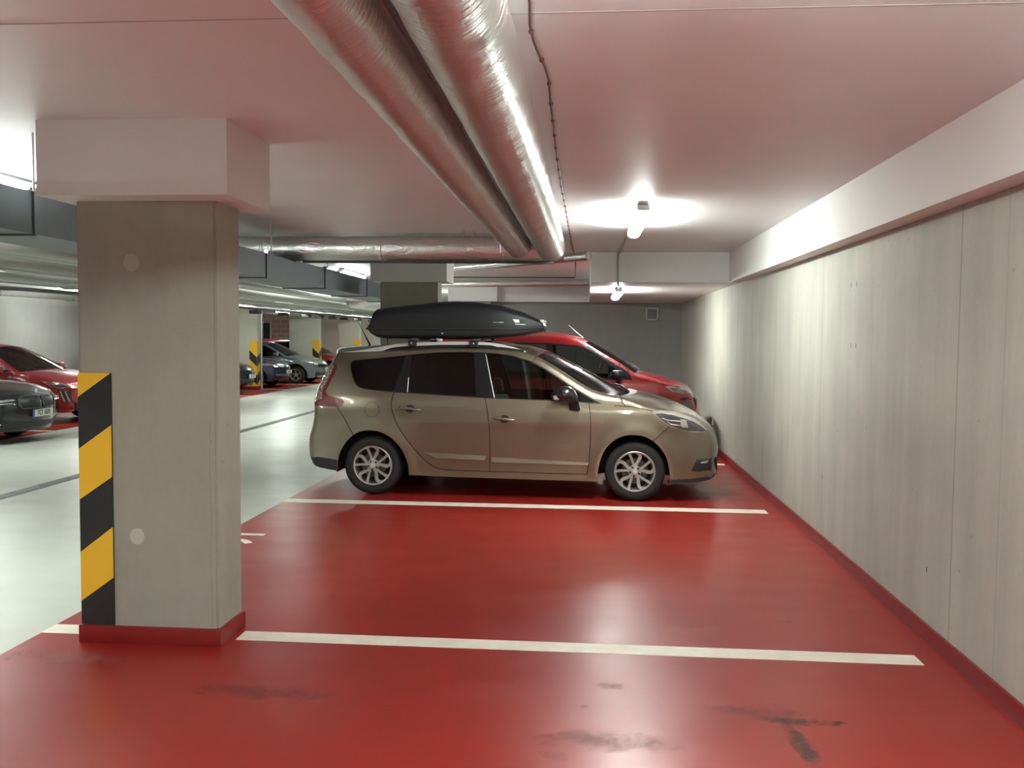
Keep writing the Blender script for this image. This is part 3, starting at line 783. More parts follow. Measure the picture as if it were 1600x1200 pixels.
        # dark wheel wells and floor pan
        for i, x in enumerate(sp['wheels']):
            for sd in (-1, 1):
                yy_ = interp(.5, sp['WZ'])*sp.get('w', 1); r = R+.10
                pts = [(x+r*math.cos(a), R+r*math.sin(a)) for a in [(-12+204*k/20)*PI/180 for k in range(21)]]
                vs = []; 
                for px, pz in pts: vs += [(px, sd*(yy_-.06), pz), (px, sd*(yy_-.34), pz)]
                ctr = len(vs); vs.append((x, sd*(yy_-.34), R))
                fs = [(2*k, 2*k+1, 2*k+3, 2*k+2) for k in range(20)]+[(2*k+1, ctr, 2*k+3) for k in range(20)]
                obj('wheel_arch_liner', vs, fs, 'inner', s.t, True)
        w0, w1 = sp['wheels']; nx = sp['sections'][-1][1][-1][0]; tx_ = sp['sections'][0][1][0][0]; fy = interp(.3, sp['WZ'])*sp.get('w', 1)
        g_ = G().box((w0+R+.1, -fy+.04, .22), (w1-R-.1, fy-.04, .30)).box((tx_+.08, -.52, .26), (nx-.10, .52, .32))
        g_.box((tx_+.1, -fy+.12, .30), (w0-R-.1, fy-.12, .34)).box((w1+R+.12, -fy+.16, .24), (nx-.12, fy-.16, .3))
        g_.box((tx_+.10, -fy+.3, .3), (nx-.2, fy-.3, .45))
        g_.make('underbody', 'inner', s.t)
    def interior(s, xs, zb=.40, cyan=False):
        for i, x in enumerate(xs):
            for yy_ in (-.36, .36):
                g_ = G(); h = s.sp.get('seat_h', 1.0)
                g_.box((x-.05, yy_-.24, zb), (x+.45, yy_+.24, zb+.16), .05)
                n0 = len(g_.v); g_.box((x-.14, yy_-.23, zb+.1), (x, yy_+.23, h), .05)
                g_.v = g_.v[:n0]+[(vx-(vz-zb)*.22, vy, vz) for vx, vy, vz in g_.v[n0:]]
                n0 = len(g_.v); g_.box((x-.12, yy_-.12, h+.03), (x-.03, yy_+.12, h+.2), .04)
                g_.v = g_.v[:n0]+[(vx-(vz-zb)*.22, vy, vz) for vx, vy, vz in g_.v[n0:]]
                g_.make('seat', 'seat', s.t, True, .8)
    def dash(s, x, z):
        G().box((x, -.66, z-.35), (x+.45, .66, z), .08).make('dashboard', 'plastic', s.t, True, .8)
        g_ = G(); vs = []; n = 24
        g_.tube([(x-.18+.06*math.sin(2*PI*k/n)*1, .36+.18*math.cos(2*PI*k/n), z-.04+.17*math.sin(2*PI*k/n)) for k in range(n+1)], .014, 8, False)
        g_.make('steering_wheel', 'plastic', s.t, True)
def platef(car, y, z, off, txt, rot=1, w_=.52, h=.11, parent=None):
    x = car.front(0, z, off)
    p = box('number_plate', (x, y-w_/2, z-h/2), (x+.006, y+w_/2, z+h/2), 'plate', car.t, 0)
    p.data.materials[0] = M['plate']
    box('plate_band', (x+.0005, y-w_/2, z-h/2+.002), (x+.0075, y-w_/2+.042, z+h/2-.002), 'plate_blue', p)
    m_ = Matrix.Translation((x+.008, y+.02, z)) @ Matrix(((0, 0, 1, 0), (1, 0, 0, 0), (0, 1, 0, 0), (0, 0, 0, 1)))
    text_mesh(txt, .105, m_, 'plate_text', 'plate_text', p, .0008, .78, .002); return p

# ---- the beige minivan
WZ = [(0, .86), (.15, .875), (.3, .89), (.55, .905), (.8, .915), (.95, .905), (1.05, .885), (1.2, .825), (1.4, .735), (1.55, .655), (1.65, .60), (2.2, .5)]
arch_r = [(-1.782, .25), (-1.78, .324), (-1.764, .416), (-1.719, .515), (-1.646, .607), (-1.546, .678), (-1.42, .7), (-1.301, .683), (-1.197, .63), (-1.107, .542), (-1.045, .446), (-1.008, .343), (-.996, .225)]
arch_f = [(1.014, .205), (1.017, .322), (1.052, .473), (1.125, .594), (1.248, .682), (1.38, .705), (1.512, .683), (1.628, .605), (1.713, .49), (1.748, .38), (1.764, .254), (1.765, .194)]
door_rr = [(-1.162, 1.115), (-1.188, 1.027), (-1.192, .973), (-1.169, .885), (-1.126, .773), (-1.04, .637), (-.903, .467), (-.799, .365), (-.696, .307), (-.558, .288), (-.128, .284)]
door_mid = [(-.19, 1.075), (-.166, .992), (-.146, .867), (-.132, .74), (-.124, .535), (-.128, .284)]
door_ff = [(.912, 1.035), (.926, .927), (.936, .77), (.927, .513), (.903, .276)]
door_b = [(-.128, .284), (.35, .279), (.903, .276)]
bump_r = [(-1.80, .99), (-1.774, .936), (-1.7, .821), (-1.603, .657), (-1.55, .60)]
bump_f = [(1.80, .86), (1.752, .804), (1.595, .66), (1.54, .60)]
fender = [(1.178, 1.004), (1.29, .999), (1.42, .987), (1.60, .950)]
hoodr = [(1.225, 1.13), (1.245, 1.085), (1.29, .999)]
aseam = [(.36, 1.53), (.329, 1.49), (.300, 1.44)]
tgate = [(-1.60, 1.56), (-1.80, 1.50), (-1.86, 1.42)]
DLO = [(-1.683, 1.413), (-1.658, 1.441), (-1.321, 1.476), (-1.111, 1.500), (-.92, 1.522), (-.744, 1.537), (-.481, 1.546), (-.288, 1.543), (-.1, 1.533), (.077, 1.512), (.254, 1.465), (.307, 1.445), (.429, 1.383), (.603, 1.277), (.775, 1.172), (.944, 1.076), (1.045, 1.024),
       (.945, 1.022), (.778, 1.036), (.442, 1.048), (.104, 1.055), (-.237, 1.064), (-.62, 1.082), (-.999, 1.1), (-1.166, 1.108), (-1.35, 1.122), (-1.492, 1.136), (-1.565, 1.156), (-1.604, 1.189), (-1.641, 1.256), (-1.679, 1.358)]
arch_r = resample(arch_r, 34); arch_f = resample(arch_f, 34)
bottom = [(2.191, .235), (2.071, .208), (1.903, .198)]+arch_f[::-1]+[(.653, .205), (.111, .209), (-.5, .213)]+arch_r[::-1]+[(-1.877, .261), (-1.989, .277)]
SC = dict(WZ=WZ, ft=(1.55, .75, .20), rt=(-1.6, .6, .09), wheels=(-1.40, 1.40), R=.315, dlo=DLO, bottom=bottom, p=2.3, front=('front_bumper', 'bumper_centre'), seat_h=1.02,
  sections=[
  ('rear_bumper', [(-2.057, .287), (-2.087, .318), (-2.113, .366), (-2.127, .428), (-2.13, .52), (-2.119, .612), (-2.086, .711), (-2.062, .824)], [(-2.2, .27), (-2.235, .32), (-2.25, .38), (-2.26, .45), (-2.26, .55), (-2.24, .65), (-2.20, .75), (-2.18, .83)], None),
  ('tailgate', [(-2.062, .824), (-2.06, .907), (-2.061, 1.024), (-2.041, 1.113)], [(-2.18, .83), (-2.17, .93), (-2.16, 1.04), (-2.14, 1.12)], None),
  ('rear_window', [(-2.041, 1.113), (-2.008, 1.209), (-1.963, 1.32), (-1.916, 1.41), (-1.882, 1.494)], [(-2.14, 1.12), (-2.10, 1.22), (-2.04, 1.34), (-1.98, 1.45), (-1.93, 1.54)], 'glass_dark'),
  ('roof', [(-1.882, 1.494), (-1.872, 1.520), (-1.686, 1.530), (-1.543, 1.538), (-1.331, 1.551), (-1.1, 1.570), (-.75, 1.590), (-.311, 1.594), (-.048, 1.583), (.127, 1.562), (.249, 1.537), (.345, 1.505)],
           [(-1.93, 1.54), (-1.98, 1.575), (-1.6, 1.607), (-1.4, 1.620), (-1.2, 1.630), (-.9, 1.638), (-.6, 1.642), (-.31, 1.642), (-.03, 1.630), (.12, 1.618), (.25, 1.603), (.421, 1.558)], None),
  ('windshield', [(.345, 1.505), (.513, 1.418), (.687, 1.311), (.858, 1.206), (.984, 1.15), (1.11, 1.119), (1.236, 1.103)], [(.421, 1.558), (.60, 1.472), (.78, 1.383), (.97, 1.286), (1.12, 1.205), (1.25, 1.150), (1.359, 1.106)], 'wscreen'),
  ('cowl', [(1.236, 1.103), (1.262, 1.094)], [(1.359, 1.106), (1.44, 1.108)], 'plastic'),
  ('hood', [(1.262, 1.094), (1.33, 1.072), (1.42, 1.045), (1.56, 1.0), (1.70, .975), (1.87, .938), (1.971, .914)], [(1.44, 1.108), (1.55, 1.092), (1.691, 1.053), (1.80, 1.018), (1.90, .982), (2.02, .925), (2.101, .878)], None),
  ('bumper_centre', [(1.971, .914), (2.025, .881), (2.107, .813), (2.163, .745), (2.214, .669), (2.238, .601), (2.238, .516)], [(2.101, .878), (2.152, .835), (2.21, .793), (2.262, .743), (2.290, .690), (2.315, .61), (2.336, .512)], None),
  ('front_bumper', [(2.238, .516), (2.225, .456), (2.23, .364), (2.248, .297), (2.251, .277)], [(2.336, .512), (2.327, .421), (2.315, .370), (2.331, .257), (2.325, .205)], None)],
  seams=[door_rr, door_mid, door_ff, door_b, bump_r, bump_f, fender, hoodr, aseam],
  regions=[('bumper_end', [(1.752, .804), (1.595, .66), (1.5, .6), (1.5, 0), (3, 0), (3, 1.2), (1.98, 1.2), (1.80, .86)]),
           ('rear_bumper_end', [(-1.774, .936), (-1.7, .821), (-1.603, .657), (-1.5, .6), (-1.5, 0), (-3, 0), (-3, .94)]),
           ('front_door', door_mid+[(.35, .279)]+door_ff[::-1]+[(.9, 1.06), (-.1, 1.1)]),
           ('rear_door', door_rr[:-1]+door_mid[::-1]+[(-.3, 1.12)]),
           ('hood_side', [(1.225, 1.13), (1.245, 1.085), (1.29, .999), (1.42, .987), (1.60, .950), (1.65, .93), (2.2, .9), (2.2, 1.3), (1.2, 1.3)]),
           ('front_fender', [(.912, 1.035), (.926, .927), (.936, .77), (.927, .513), (.903, .276), (.903, .24), (1.6, .24), (1.6, .66), (1.9, .86), (1.9, 1.0), (1.60, .950), (1.42, .987), (1.29, .999), (1.178, 1.004), (1.05, 1.022)])])
SC['crease'] = ([(-2.1, .90), (-1.2, .93), (.9, .86), (1.5, .90)], .004)
van = Car('minivan', 'beige gold minivan parked side-on in the middle, carrying a black roof box', 'car', SC, 'beige', (-.859, 10.277, 0), -math.radians(1.2), None, .032)
van.build_side(); van.build_strips(); van.wheels('petal', .212)
P_ = van.parts
# upper side glazing
gq = [(-1.672, 1.400), (-1.65, 1.432), (-1.32, 1.467), (-1.252, 1.474), (-1.085, 1.494), (-1.12, 1.331), (-1.185, 1.122), (-1.351, 1.130), (-1.493, 1.144), (-1.558, 1.161), (-1.597, 1.194), (-1.634, 1.256), (-1.670, 1.352)]
gr_ = [(-1.02, 1.500), (-.92, 1.512), (-.743, 1.526), (-.48, 1.535), (-.34, 1.532), (-.308, 1.307), (-.281, 1.082), (-.616, 1.092), (-1.01, 1.112), (-1.024, 1.264)]
gf = [(-.208, 1.530), (-.052, 1.520), (.079, 1.500), (.254, 1.452), (.43, 1.366), (.604, 1.260), (.775, 1.155), (.975, 1.037), (.861, 1.041), (.526, 1.053), (.189, 1.060), (-.083, 1.068), (-.139, 1.276)]
van.patch('window_frame', DLO, 'gloss_black', None, -.003, .012, holes=(gq, gr_, gf), step=.04)
for nm, poly, m in (('quarter_window', gq, 'glass_dark'), ('rear_door_window', gr_, 'glass_dark'), ('front_door_window', gf, 'glass')):
    van.patch(nm, poly, m, None, -.009, 0, step=.06)
for pl, nm in (((( -1.024, 1.264), (-1.024, 1.112)), 'window_trim'), (((-.208, 1.525), (-.139, 1.276), (-.083, 1.066)), 'window_trim')):
    for sd in (-1, 1): G().tube([(x, sd*(van.Y(x, z)+.002), z) for x, z in pl], .0045, 6).make(nm, 'rail', van.t)
# lights
hl = [(1.564, .953), (1.66, .962), (1.76, .958), (1.87, .936), (1.965, .905), (2.05, .858), (2.11, .800), (2.163, .745), (2.12, .735), (2.03, .737), (1.94, .745), (1.83, .773), (1.74, .808), (1.66, .858), (1.607, .906)]
hd = [(1.595, .930), (1.67, .934), (1.76, .922), (1.89, .888), (2.0, .848), (2.09, .790), (2.142, .748), (2.095, .745), (1.94, .753), (1.835, .782), (1.745, .817), (1.672, .865), (1.622, .906)]
H_ = van.patch('headlight', hl, 'clear_lens', None, .005, .012, step=.02)
for o, sd in zip(H_, (-1, 1)):
    van.patch('headlight_inset', hd, 'lens_dark', o, .011, .006, sides=(sd,), step=.02)
    van.patch('headlight_reflector', [(1.858, .878), (1.918, .868), (1.940, .788), (1.879, .792), (1.859, .809)], 'clear_lens', o, .016, .006, sides=(sd,), step=.02)
    for pl in (((1.666, .887), (1.726, .867), (1.858, .855)), ((1.719, .854), (1.759, .825), (1.859, .812))):
        G().tube([(x, sd*(van.Y(x, z)+.014), z) for x, z in resample(pl, 6)], .005, 6).make('headlight_trim', 'chrome', o)
tlr = [(-1.860, 1.400), (-1.838, 1.388), (-1.833, 1.342), (-1.854, 1.287), (-1.899, 1.184), (-1.930, 1.102), (-1.891, 1.062), (-1.78, 1.038), (-1.721, 1.018), (-1.709, .998), (-1.732, .964), (-1.774, .946), (-2.052, .938), (-2.054, 1.022), (-1.955, 1.023), (-1.962, 1.105), (-1.921, 1.221), (-1.878, 1.318), (-1.862, 1.366)]
tlc = [(-1.868, 1.390), (-1.872, 1.335), (-1.918, 1.234), (-1.966, 1.112), (-1.961, 1.027), (-2.052, 1.027), (-2.036, 1.100), (-2.006, 1.190), (-1.962, 1.295), (-1.920, 1.380)]
tlb = [(-1.945, 1.010), (-1.852, 1.012), (-1.780, 1.008), (-1.735, .998), (-1.748, .968), (-1.80, .955), (-1.945, .955)]
def tailclear():
    m = mat('ribbed_clear_lens', (.4, .34, .29), .25, .2, 1); n = N(m); v = n.n('ShaderNodeTexVoronoi'); v.inputs['Scale'].default_value = 34; n.l(n.coord((1, 1, 1.6)), v.inputs['Vector'])
    n.l(n.ramp(v.outputs['Distance'], [(.15, (.62, .58, .54)), (.5, (.22, .16, .13))]), n.b.inputs['Base Color']); return m
M['tail_clear'] = tailclear()
T_ = van.patch('taillight', tlr, 'red_lens', None, .006, .012, step=.02)
for o, sd in zip(T_, (-1, 1)):
    van.patch('taillight_clear', tlc, 'tail_clear', o, .011, .006, sides=(sd,), step=.02)
van.patch('lower_bumper', [(-2.118, .408), (-1.986, .392), (-1.79, .375), (-1.786, .252), (-1.877, .263), (-1.989, .279), (-2.055, .290), (-2.085, .320)], 'plastic', None, .005, .012)
van.patch('front_lip', [(1.770, .241), (1.985, .248), (2.155, .265), (2.248, .290), (2.240, .262), (2.185, .236), (2.071, .212), (1.903, .202), (1.769, .198)], 'plastic', None, .006, .012)
fg = van.patch('fog_surround', [(1.895, .321), (1.923, .389), (1.972, .439), (2.039, .463), (2.205, .475), (2.212, .440), (2.215, .32), (2.111, .309), (1.984, .308)], 'beige', None, .006, .012)
for o in fg: o['label'] = 'pinkish beige fog light surround'
van.patch('fog_intake', [(1.983, .329), (2.007, .388), (2.048, .454), (2.205, .466), (2.206, .416), (2.200, .332), (2.068, .323)], 'plastic', None, .010, .008)
van.patch('fog_strip', [(2.074, .424), (2.142, .440), (2.214, .441), (2.206, .425), (2.134, .412), (2.083, .411)], 'chrome', None, .016, .008)
fd = []
for k in range(24): fd.append((-1.397+.080*math.cos(2*PI*k/24), .922+.083*math.sin(2*PI*k/24)))
fi = [(-1.397+(x+1.397)*.955, .922+(z-.922)*.955) for x, z in fd]
van.patch('fuel_flap', fd, 'inner', None, .0008, .004, sides=(-1,)); van.patch('fuel_flap', fi, 'beige', None, .0025, .004, sides=(-1,))
for (door, cx, cz, cl) in (('rear_door', -.985, .938, .0), ('front_door', .030, .846, 0)):
    for sd in (-1, 1):
        o = P_[(door, sd)]
        dish = [(cx+.050*math.cos(2*PI*k/20), cz+.042*math.sin(2*PI*k/20)) for k in range(20)]
        van.patch('handle_recess', dish, 'plastic', o, .001, .003, sides=(sd,), step=.02)
        pts = resample([(cx-.115, cz+.010), (cx-.06, cz+.008), (cx, cz+.002), (cx+.06, cz-.006), (cx+.112, cz-.012)], 10)
        yy_ = [van.Y(x, z) for x, z in pts]
        G().tube([(x, sd*(y+.006+.022*math.sin(PI*min(1, max(0, .08+.84*k/10)))), z) for k, ((x, z), y) in enumerate(zip(pts, yy_))], [.012, .018, .020, .019, .017, .016, .016, .015, .014, .013, .009], 10).make('door_handle', 'beige', o, True)
# door foot mouldings
for (door, poly) in (('rear_door', [(-.835, .472), (-.16, .452), (-.185, .405), (-.70, .416)]), ('front_door', [(-.105, .437), (.918, .403), (.914, .376), (-.105, .386)])):
    for sd in (-1, 1):
        V, Fc = tri(poly, (), (), .04)
        skin('door_moulding', V, Fc, lambda x, z, d: (x, sd*(van.Y(x, z)+.015*max(0, min(1, ((lerp(poly[0][1], poly[1][1], (x-poly[0][0])/(poly[1][0]-poly[0][0])))-z)/.035))-d), z), 'beige', P_[(door, sd)], .02)
for sd in (-1, 1):
    m_ = Matrix.Translation((1.030, sd*(van.Y(1.03, .834)+.002), .834)) @ (Matrix.Rotation(PI/2, 4, 'X') if sd < 0 else Matrix.Rotation(PI, 4, 'Z') @ Matrix.Rotation(PI/2, 4, 'X'))
    text_mesh('BOSE', .026, m_, 'fender_badge', 'chrome', van.t, .001, 1.3)
# grille, emblem and plate on the nose
van.fpatch('grille', [(-.62, .715), (-.3, .700), (.3, .700), (.62, .715), (.60, .775), (.3, .765), (-.3, .765), (-.60, .775)], 'gloss_black', .008, .02)
van.fpatch('lower_intake', [(-.50, .30), (.50, .30), (.56, .44), (-.56, .44)], 'plastic', .012, .02)
van.fpatch('chrome_bar', [(-.5, .765), (.5, .765), (.5, .780), (-.5, .780)], 'chrome', .012, .01)
x_ = van.front(0, .74, .02); e_ = [(0, .075), (.055, 0), (0, -.075), (-.055, 0)]; ei = [(0, .045), (.030, 0), (0, -.045), (-.030, 0)]
vv = [(x_, a, .742+b) for a, b in e_]+[(x_, a, .742+b) for a, b in ei]+[(x_+.012, a, .742+b) for a, b in e_]+[(x_+.012, a, .742+b) for a, b in ei]
obj('front_emblem', vv, [(8+i, 8+(i+1) % 4, 12+(i+1) % 4, 12+i) for i in range(4)]+[(i, (i+1) % 4, 8+(i+1) % 4, 8+i) for i in range(4)]+[(4+i, 12+i, 12+(i+1) % 4, 4+(i+1) % 4) for i in range(4)], 'chrome', van.t)
# mirrors
for sd in (-1, 1):
    g_ = G(); n = 16; vs = []
    ring = [(.519, 1.110), (.545, 1.155), (.600, 1.195), (.655, 1.212), (.720, 1.203), (.765, 1.170), (.795, 1.120), (.800, 1.070), (.760, 1.045), (.70, 1.038), (.625, 1.045), (.560, 1.062)]
    cx, cz = .66, 1.12
    for sc_, y in ((.80, 0), (.97, .02), (1.0, .07), (.97, .13), (.85, .19), (.55, .225), (.15, .235)):
        vs += [(cx+(x-cx)*sc_, sd*(.945+y), cz+(z-cz)*sc_) for x, z in ring]
    k = len(ring)
    fs = [(i*k+j, i*k+(j+1) % k, (i+1)*k+(j+1) % k, (i+1)*k+j) for i in range(6) for j in range(k)]+[tuple(range(k)), tuple(range(6*k, 7*k))]
    mo = g_.add(vs, fs).make('wing_mirror', 'mirror_black', van.t, True, .9)
    G().prism([(.70, 1.06), (.80, 1.06), (.825, .965), (.80, .948), (.715, .958)], lambda p: (p[0], sd*(.87), p[1]), lambda p: (p[0], sd*(.975+(.04 if p[1] > 1.0 else 0)), p[1])).make('mirror_foot', 'plastic', mo)
    G().prism([(.535, 1.115), (.56, 1.12), (.60, 1.075), (.545, 1.078)], lambda p: (p[0]-.012, sd*1.02, p[1]), lambda p: (p[0]+.02, sd*1.175, p[1])).make('mirror_glass', 'clear_lens', mo)  # pale lens colour stands for the silver reflection in the mirror glass
# roof rails and cross bars
for sd in (-1, 1):
    tp = resample([(-1.84, 1.524), (-1.689, 1.543), (-1.478, 1.575), (-1.199, 1.624), (-.9, 1.646), (-.6, 1.655), (-.315, 1.655), (-.14, 1.646), (.037, 1.614), (.15, 1.582), (.25, 1.540)], 40)
    vs = []; zb_ = [(-1.84, 1.520), (-1.5, 1.536), (-1.34, 1.545), (-1.30, 1.570), (-1.2, 1.592), (-.735, 1.617), (-.313, 1.622), (-.138, 1.618), (-.07, 1.592), (.08, 1.568), (.25, 1.520)]
    for x, z in tp:
        yb = van.Y(x, min(z, 1.50) if x < -1.5 else 1.50)*0+interp(x, [(-1.84, .600), (-1.2, .610), (-.3, .612), (.231, .575)])
        b = min(z-.004, interp(x, zb_)); vs += [(x, sd*(yb+.018), b), (x, sd*(yb+.014), z-.004), (x, sd*yb, z), (x, sd*(yb-.016), z-.006), (x, sd*(yb-.018), b)]
    n = len(tp); fs = [(5*i+j, 5*i+(j+1) % 5, 5*i+5+(j+1) % 5, 5*i+5+j) for i in range(n-1) for j in range(5)]+[(0, 1, 2, 3, 4), tuple(5*(n-1)+j for j in (4, 3, 2, 1, 0))]
    obj('roof_rail', vs, fs, 'rail', van.t, True, .8)
    G().tube([(x, sd*.600, z) for x, z in ((-1.33, 1.550), (-.9, 1.595), (-.3, 1.605), (-.05, 1.585), (.2, 1.55))], .02, 8).make('rail_gasket', 'inner', van.t)
for x in (-1.02, -.342):
    b = G().box((x-.032, -.66, 1.660), (x+.032, .66, 1.677), .006).make('cross_bar', 'plastic', van.t, True, .8)
    for sd in (-1, 1):
        G().box((x-.046, sd*.625-.035, 1.600), (x+.046, sd*.625+.035, 1.664), .012).make('bar_clamp', 'plastic', b, True, .8)
        G().lathe([(.0005, -.002), (.011, 0), (.011, .006)], 12, 'y', (x-.004, sd*.664 if sd < 0 else .660, 1.634)).make('clamp_lock', 'chrome', b, True, .8)
        G().box((x-.012, sd*.655-.02, 1.664), (x+.075, sd*.655+.02, 1.688), .006).make('bar_end', 'darkmetal', b, True, .8)
# aerial
G().tube([(-1.66, 0, 1.60), (-1.73, 0, 1.73), (-1.80, 0, 1.87)], [.012, .006, .003], 8).make('antenna', 'plastic', van.t, True)
# wipers, dashboard, seats
for (ax_, ay_, bx_, by_) in ((1.33, -.35, 1.30, .30), (1.33, .25, 1.22, .72)):
    G().tube([(ax_, ay_, 1.125), ((ax_+bx_)/2-.01, (ay_+by_)/2, 1.142), (bx_-.03, by_, 1.150)], .009, 6).make('wiper', 'plastic', van.t, True)
van.interior((-.95, .05, ), .42); van.dash(.75, 1.04)
G().box((-.20, -.55, .98), (.02, -.38, 1.075), .03).make('cyan_cloth', 'cyan', van.t, True, .9)

# ---- roof box
rb = thing('roof_box', 'long black roof box lying on the cross bars of the beige minivan', 'roof box', (-.859, 10.277, 0), -math.radians(1.2))
top = [(-1.600, 1.800), (-1.570, 1.86), (-1.530, 1.99), (-1.500, 2.018), (-1.40, 2.035), (-1.135, 2.064), (-.796, 2.102), (-.594, 2.111), (-.393, 2.101), (-.085, 2.060), (.141, 1.990), (.314, 1.913), (.368, 1.886), (.390, 1.840), (.392, 1.822)]
bot = [(-1.600, 1.786), (-1.560, 1.730), (-1.500, 1.692), (-1.408, 1.680), (-1.134, 1.679), (-.8, 1.679), (-.5, 1.679), (-.25, 1.690), (-.05, 1.708), (.15, 1.728), (.30, 1.752), (.368, 1.772), (.390, 1.800), (.392, 1.818)]
def boxshell(name, prof, zf, parent, m, halfw=.40):
    P = [p for a, b in zip(prof, prof[1:]) for p in [(lerp(a[0], b[0], q/5), lerp(a[1], b[1], q/5)) for q in range(5)]]+[prof[-1]]; vs = []; K = 10
    xs0, xs1 = P[0][0], P[-1][0]
    for x, z in P:
        u = (x-xs0)/(xs1-xs0)
        hw = halfw*(1-max(0, (u-.62)/.38)**2.4*.42)*(1-max(0, (.06-u)/.06)**2*.06)
        zs = zf(x); h = z-zs
        for j in range(-K, K+1):
            a = j/K; ang = a*PI/2
            yy_ = hw*math.copysign(abs(math.sin(ang))**.45, a); zz = zs+h*abs(math.cos(ang))**.30
            vs.append((x, yy_, zz))
    c = 2*K+1; n = len(P)
    return obj(name, vs, [(i*c+j, i*c+j+1, (i+1)*c+j+1, (i+1)*c+j) for i in range(n-1) for j in range(c-1)], m, parent, True, .8)
sf = lambda x: interp(x, [(-1.6, 1.790), (-1.1, 1.792), (-.3, 1.794), (.08, 1.805), (.40, 1.822)])
lid = boxshell('lid', top, sf, rb, 'box_plastic'); lw = boxshell('tray', bot, lambda x: sf(x)-.002, rb, 'plastic', .392)
def rimband(name, z0, z1, grow, m):
    vs = []; K = 40; P = []
    for sd in (-1, 1):
        for k in range(K+1):
            u = k/K if sd < 0 else 1-k/K; x = lerp(-1.605, .396, u)
            hw = (.40+grow)*(1-max(0, (u-.62)/.38)**2.4*.42)*(1-max(0, (.06-u)/.06)**2*.06); P.append((x, sd*hw, sf(x)))
    n = len(P)
    for p in P: vs += [(p[0], p[1], p[2]+z0), (p[0], p[1], p[2]+z1), (p[0], p[1]*.97, p[2]+z1+.004), (p[0], p[1]*.97, p[2]+z0-.004)]
    return obj(name, vs, [(4*i+j, 4*i+(j+1) % 4, 4*((i+1) % n)+(j+1) % 4, 4*((i+1) % n)+j) for i in range(n) for j in range(4)], m, rb, True, .7)
rimband('rim', -.010, .008, .008, 'plastic')
def bw(x):
    u = (x+1.6)/1.992; return .40*(1-max(0, (u-.62)/.38)**2.4*.42)
def boxside(x, z):          # y of the lid's near side at height z
    tz = interp(x, top); h = tz-sf(x); c = max(0, min(1, (z-sf(x))/h)); ca = c**(1/.30); return bw(x)*(math.sqrt(max(0, 1-ca*ca))**.45)
for sd in (-1, 1):
    for nm, poly, m in (('silver_decal', [(.049, 1.907), (.118, 1.904), (.125, 1.868), (.076, 1.868)], 'rail'), ('silver_decal', [(.125, 1.903), (.182, 1.900), (.172, 1.866), (.132, 1.867)], 'lens_dark'), ('silver_decal', [(.078, 1.855), (.20, 1.852), (.18, 1.846), (.080, 1.848)], 'rail'), ('lettering', [(-.100, 1.874), (-.050, 1.876), (-.050, 1.866), (-.100, 1.866)], 'rail'), ('lettering', [(-.165, 1.873), (-.102, 1.873), (-.102, 1.869), (-.165, 1.869)], 'rail')):
        V, Fc = tri(poly, (), (), .03); skin(nm, V, Fc, lambda x, z, d: (x, sd*(boxside(x, z)+.003-d), z), m, lid, .004)
    G().box((.345, sd*.20-.03, 1.868), (.385, sd*.20+.03, 1.905), .006).make('front_clip', 'plate', lid, True)
    G().lathe([(.0005, -.002), (.010, 0), (.010, .01)], 12, 'y', (-.735, sd*.402, 1.742)).make('lock', 'rail', lw, True)
G().tube([(-1.60, -.3, 1.80), (-1.62, -.1, 1.795), (-1.62, .1, 1.795), (-1.60, .3, 1.80)], .015, 8).make('rear_grip', 'plastic', lw, True)
G().tube([(-.80, -.40, 1.680), (-.765, -.42, 1.668), (-.73, -.41, 1.668)], .014, 8).make('strap_end', 'plate', lw, True)
G().tube([(-1.45, 0, 1.69), (-1.455, 0, 1.64), (-1.45, .0, 1.61)], .006, 6).make('strap', 'plastic', lw, True)
G().tube([(.375, 0, 1.80), (.39, 0, 1.77), (.388, 0, 1.755)], .006, 6).make('strap', 'plastic', lw, True)

# ---- other cars
def simple_bottom(w0, w1, R, tail, nose, z=.21):
    def arch(x): return [(x+(R+.075)*math.cos(a), R+(R+.075)*math.sin(a)) for a in [(-16+212*k/14)*PI/180 for k in range(15)]]
    return [(nose-.12, z)]+arch(w1)+[((w0+w1)/2, z-.01)]+arch(w0)+[(tail+.12, z+.03)]
def mk_regions(r):
    """seams and regions of two doors: r = x of rear edge, mid edge, front edge, belt z (rear, front), sill z"""
    xr, xm, xf, zr, zf_, zs = r
    a = [(xr+.06, zr), (xr, lerp(zr, zs, .35)), (xr+.05, lerp(zr, zs, .6)), (xr+.22, zs+.05), (xr+.35, zs), (xm, zs)]
    b = [(xm-.03, lerp(zr, zf_, .5)), (xm, lerp(zr, zs, .5)), (xm, zs)]; c = [(xf-.02, zf_), (xf, lerp(zf_, zs, .5)), (xf-.03, zs)]; d = [(xm, zs), (xf-.03, zs)]
    return [a, b, c, d], [('front_door', b+c[::-1]+[(xm, zf_+.05)]), ('rear_door', a[:-1]+b[::-1])]
BW = [(0, .80), (.2, .83), (.5, .88), (.75, .90), (.92, .88), (1.0, .84), (1.2, .74), (1.38, .62), (1.5, .57), (2.2, .5)]
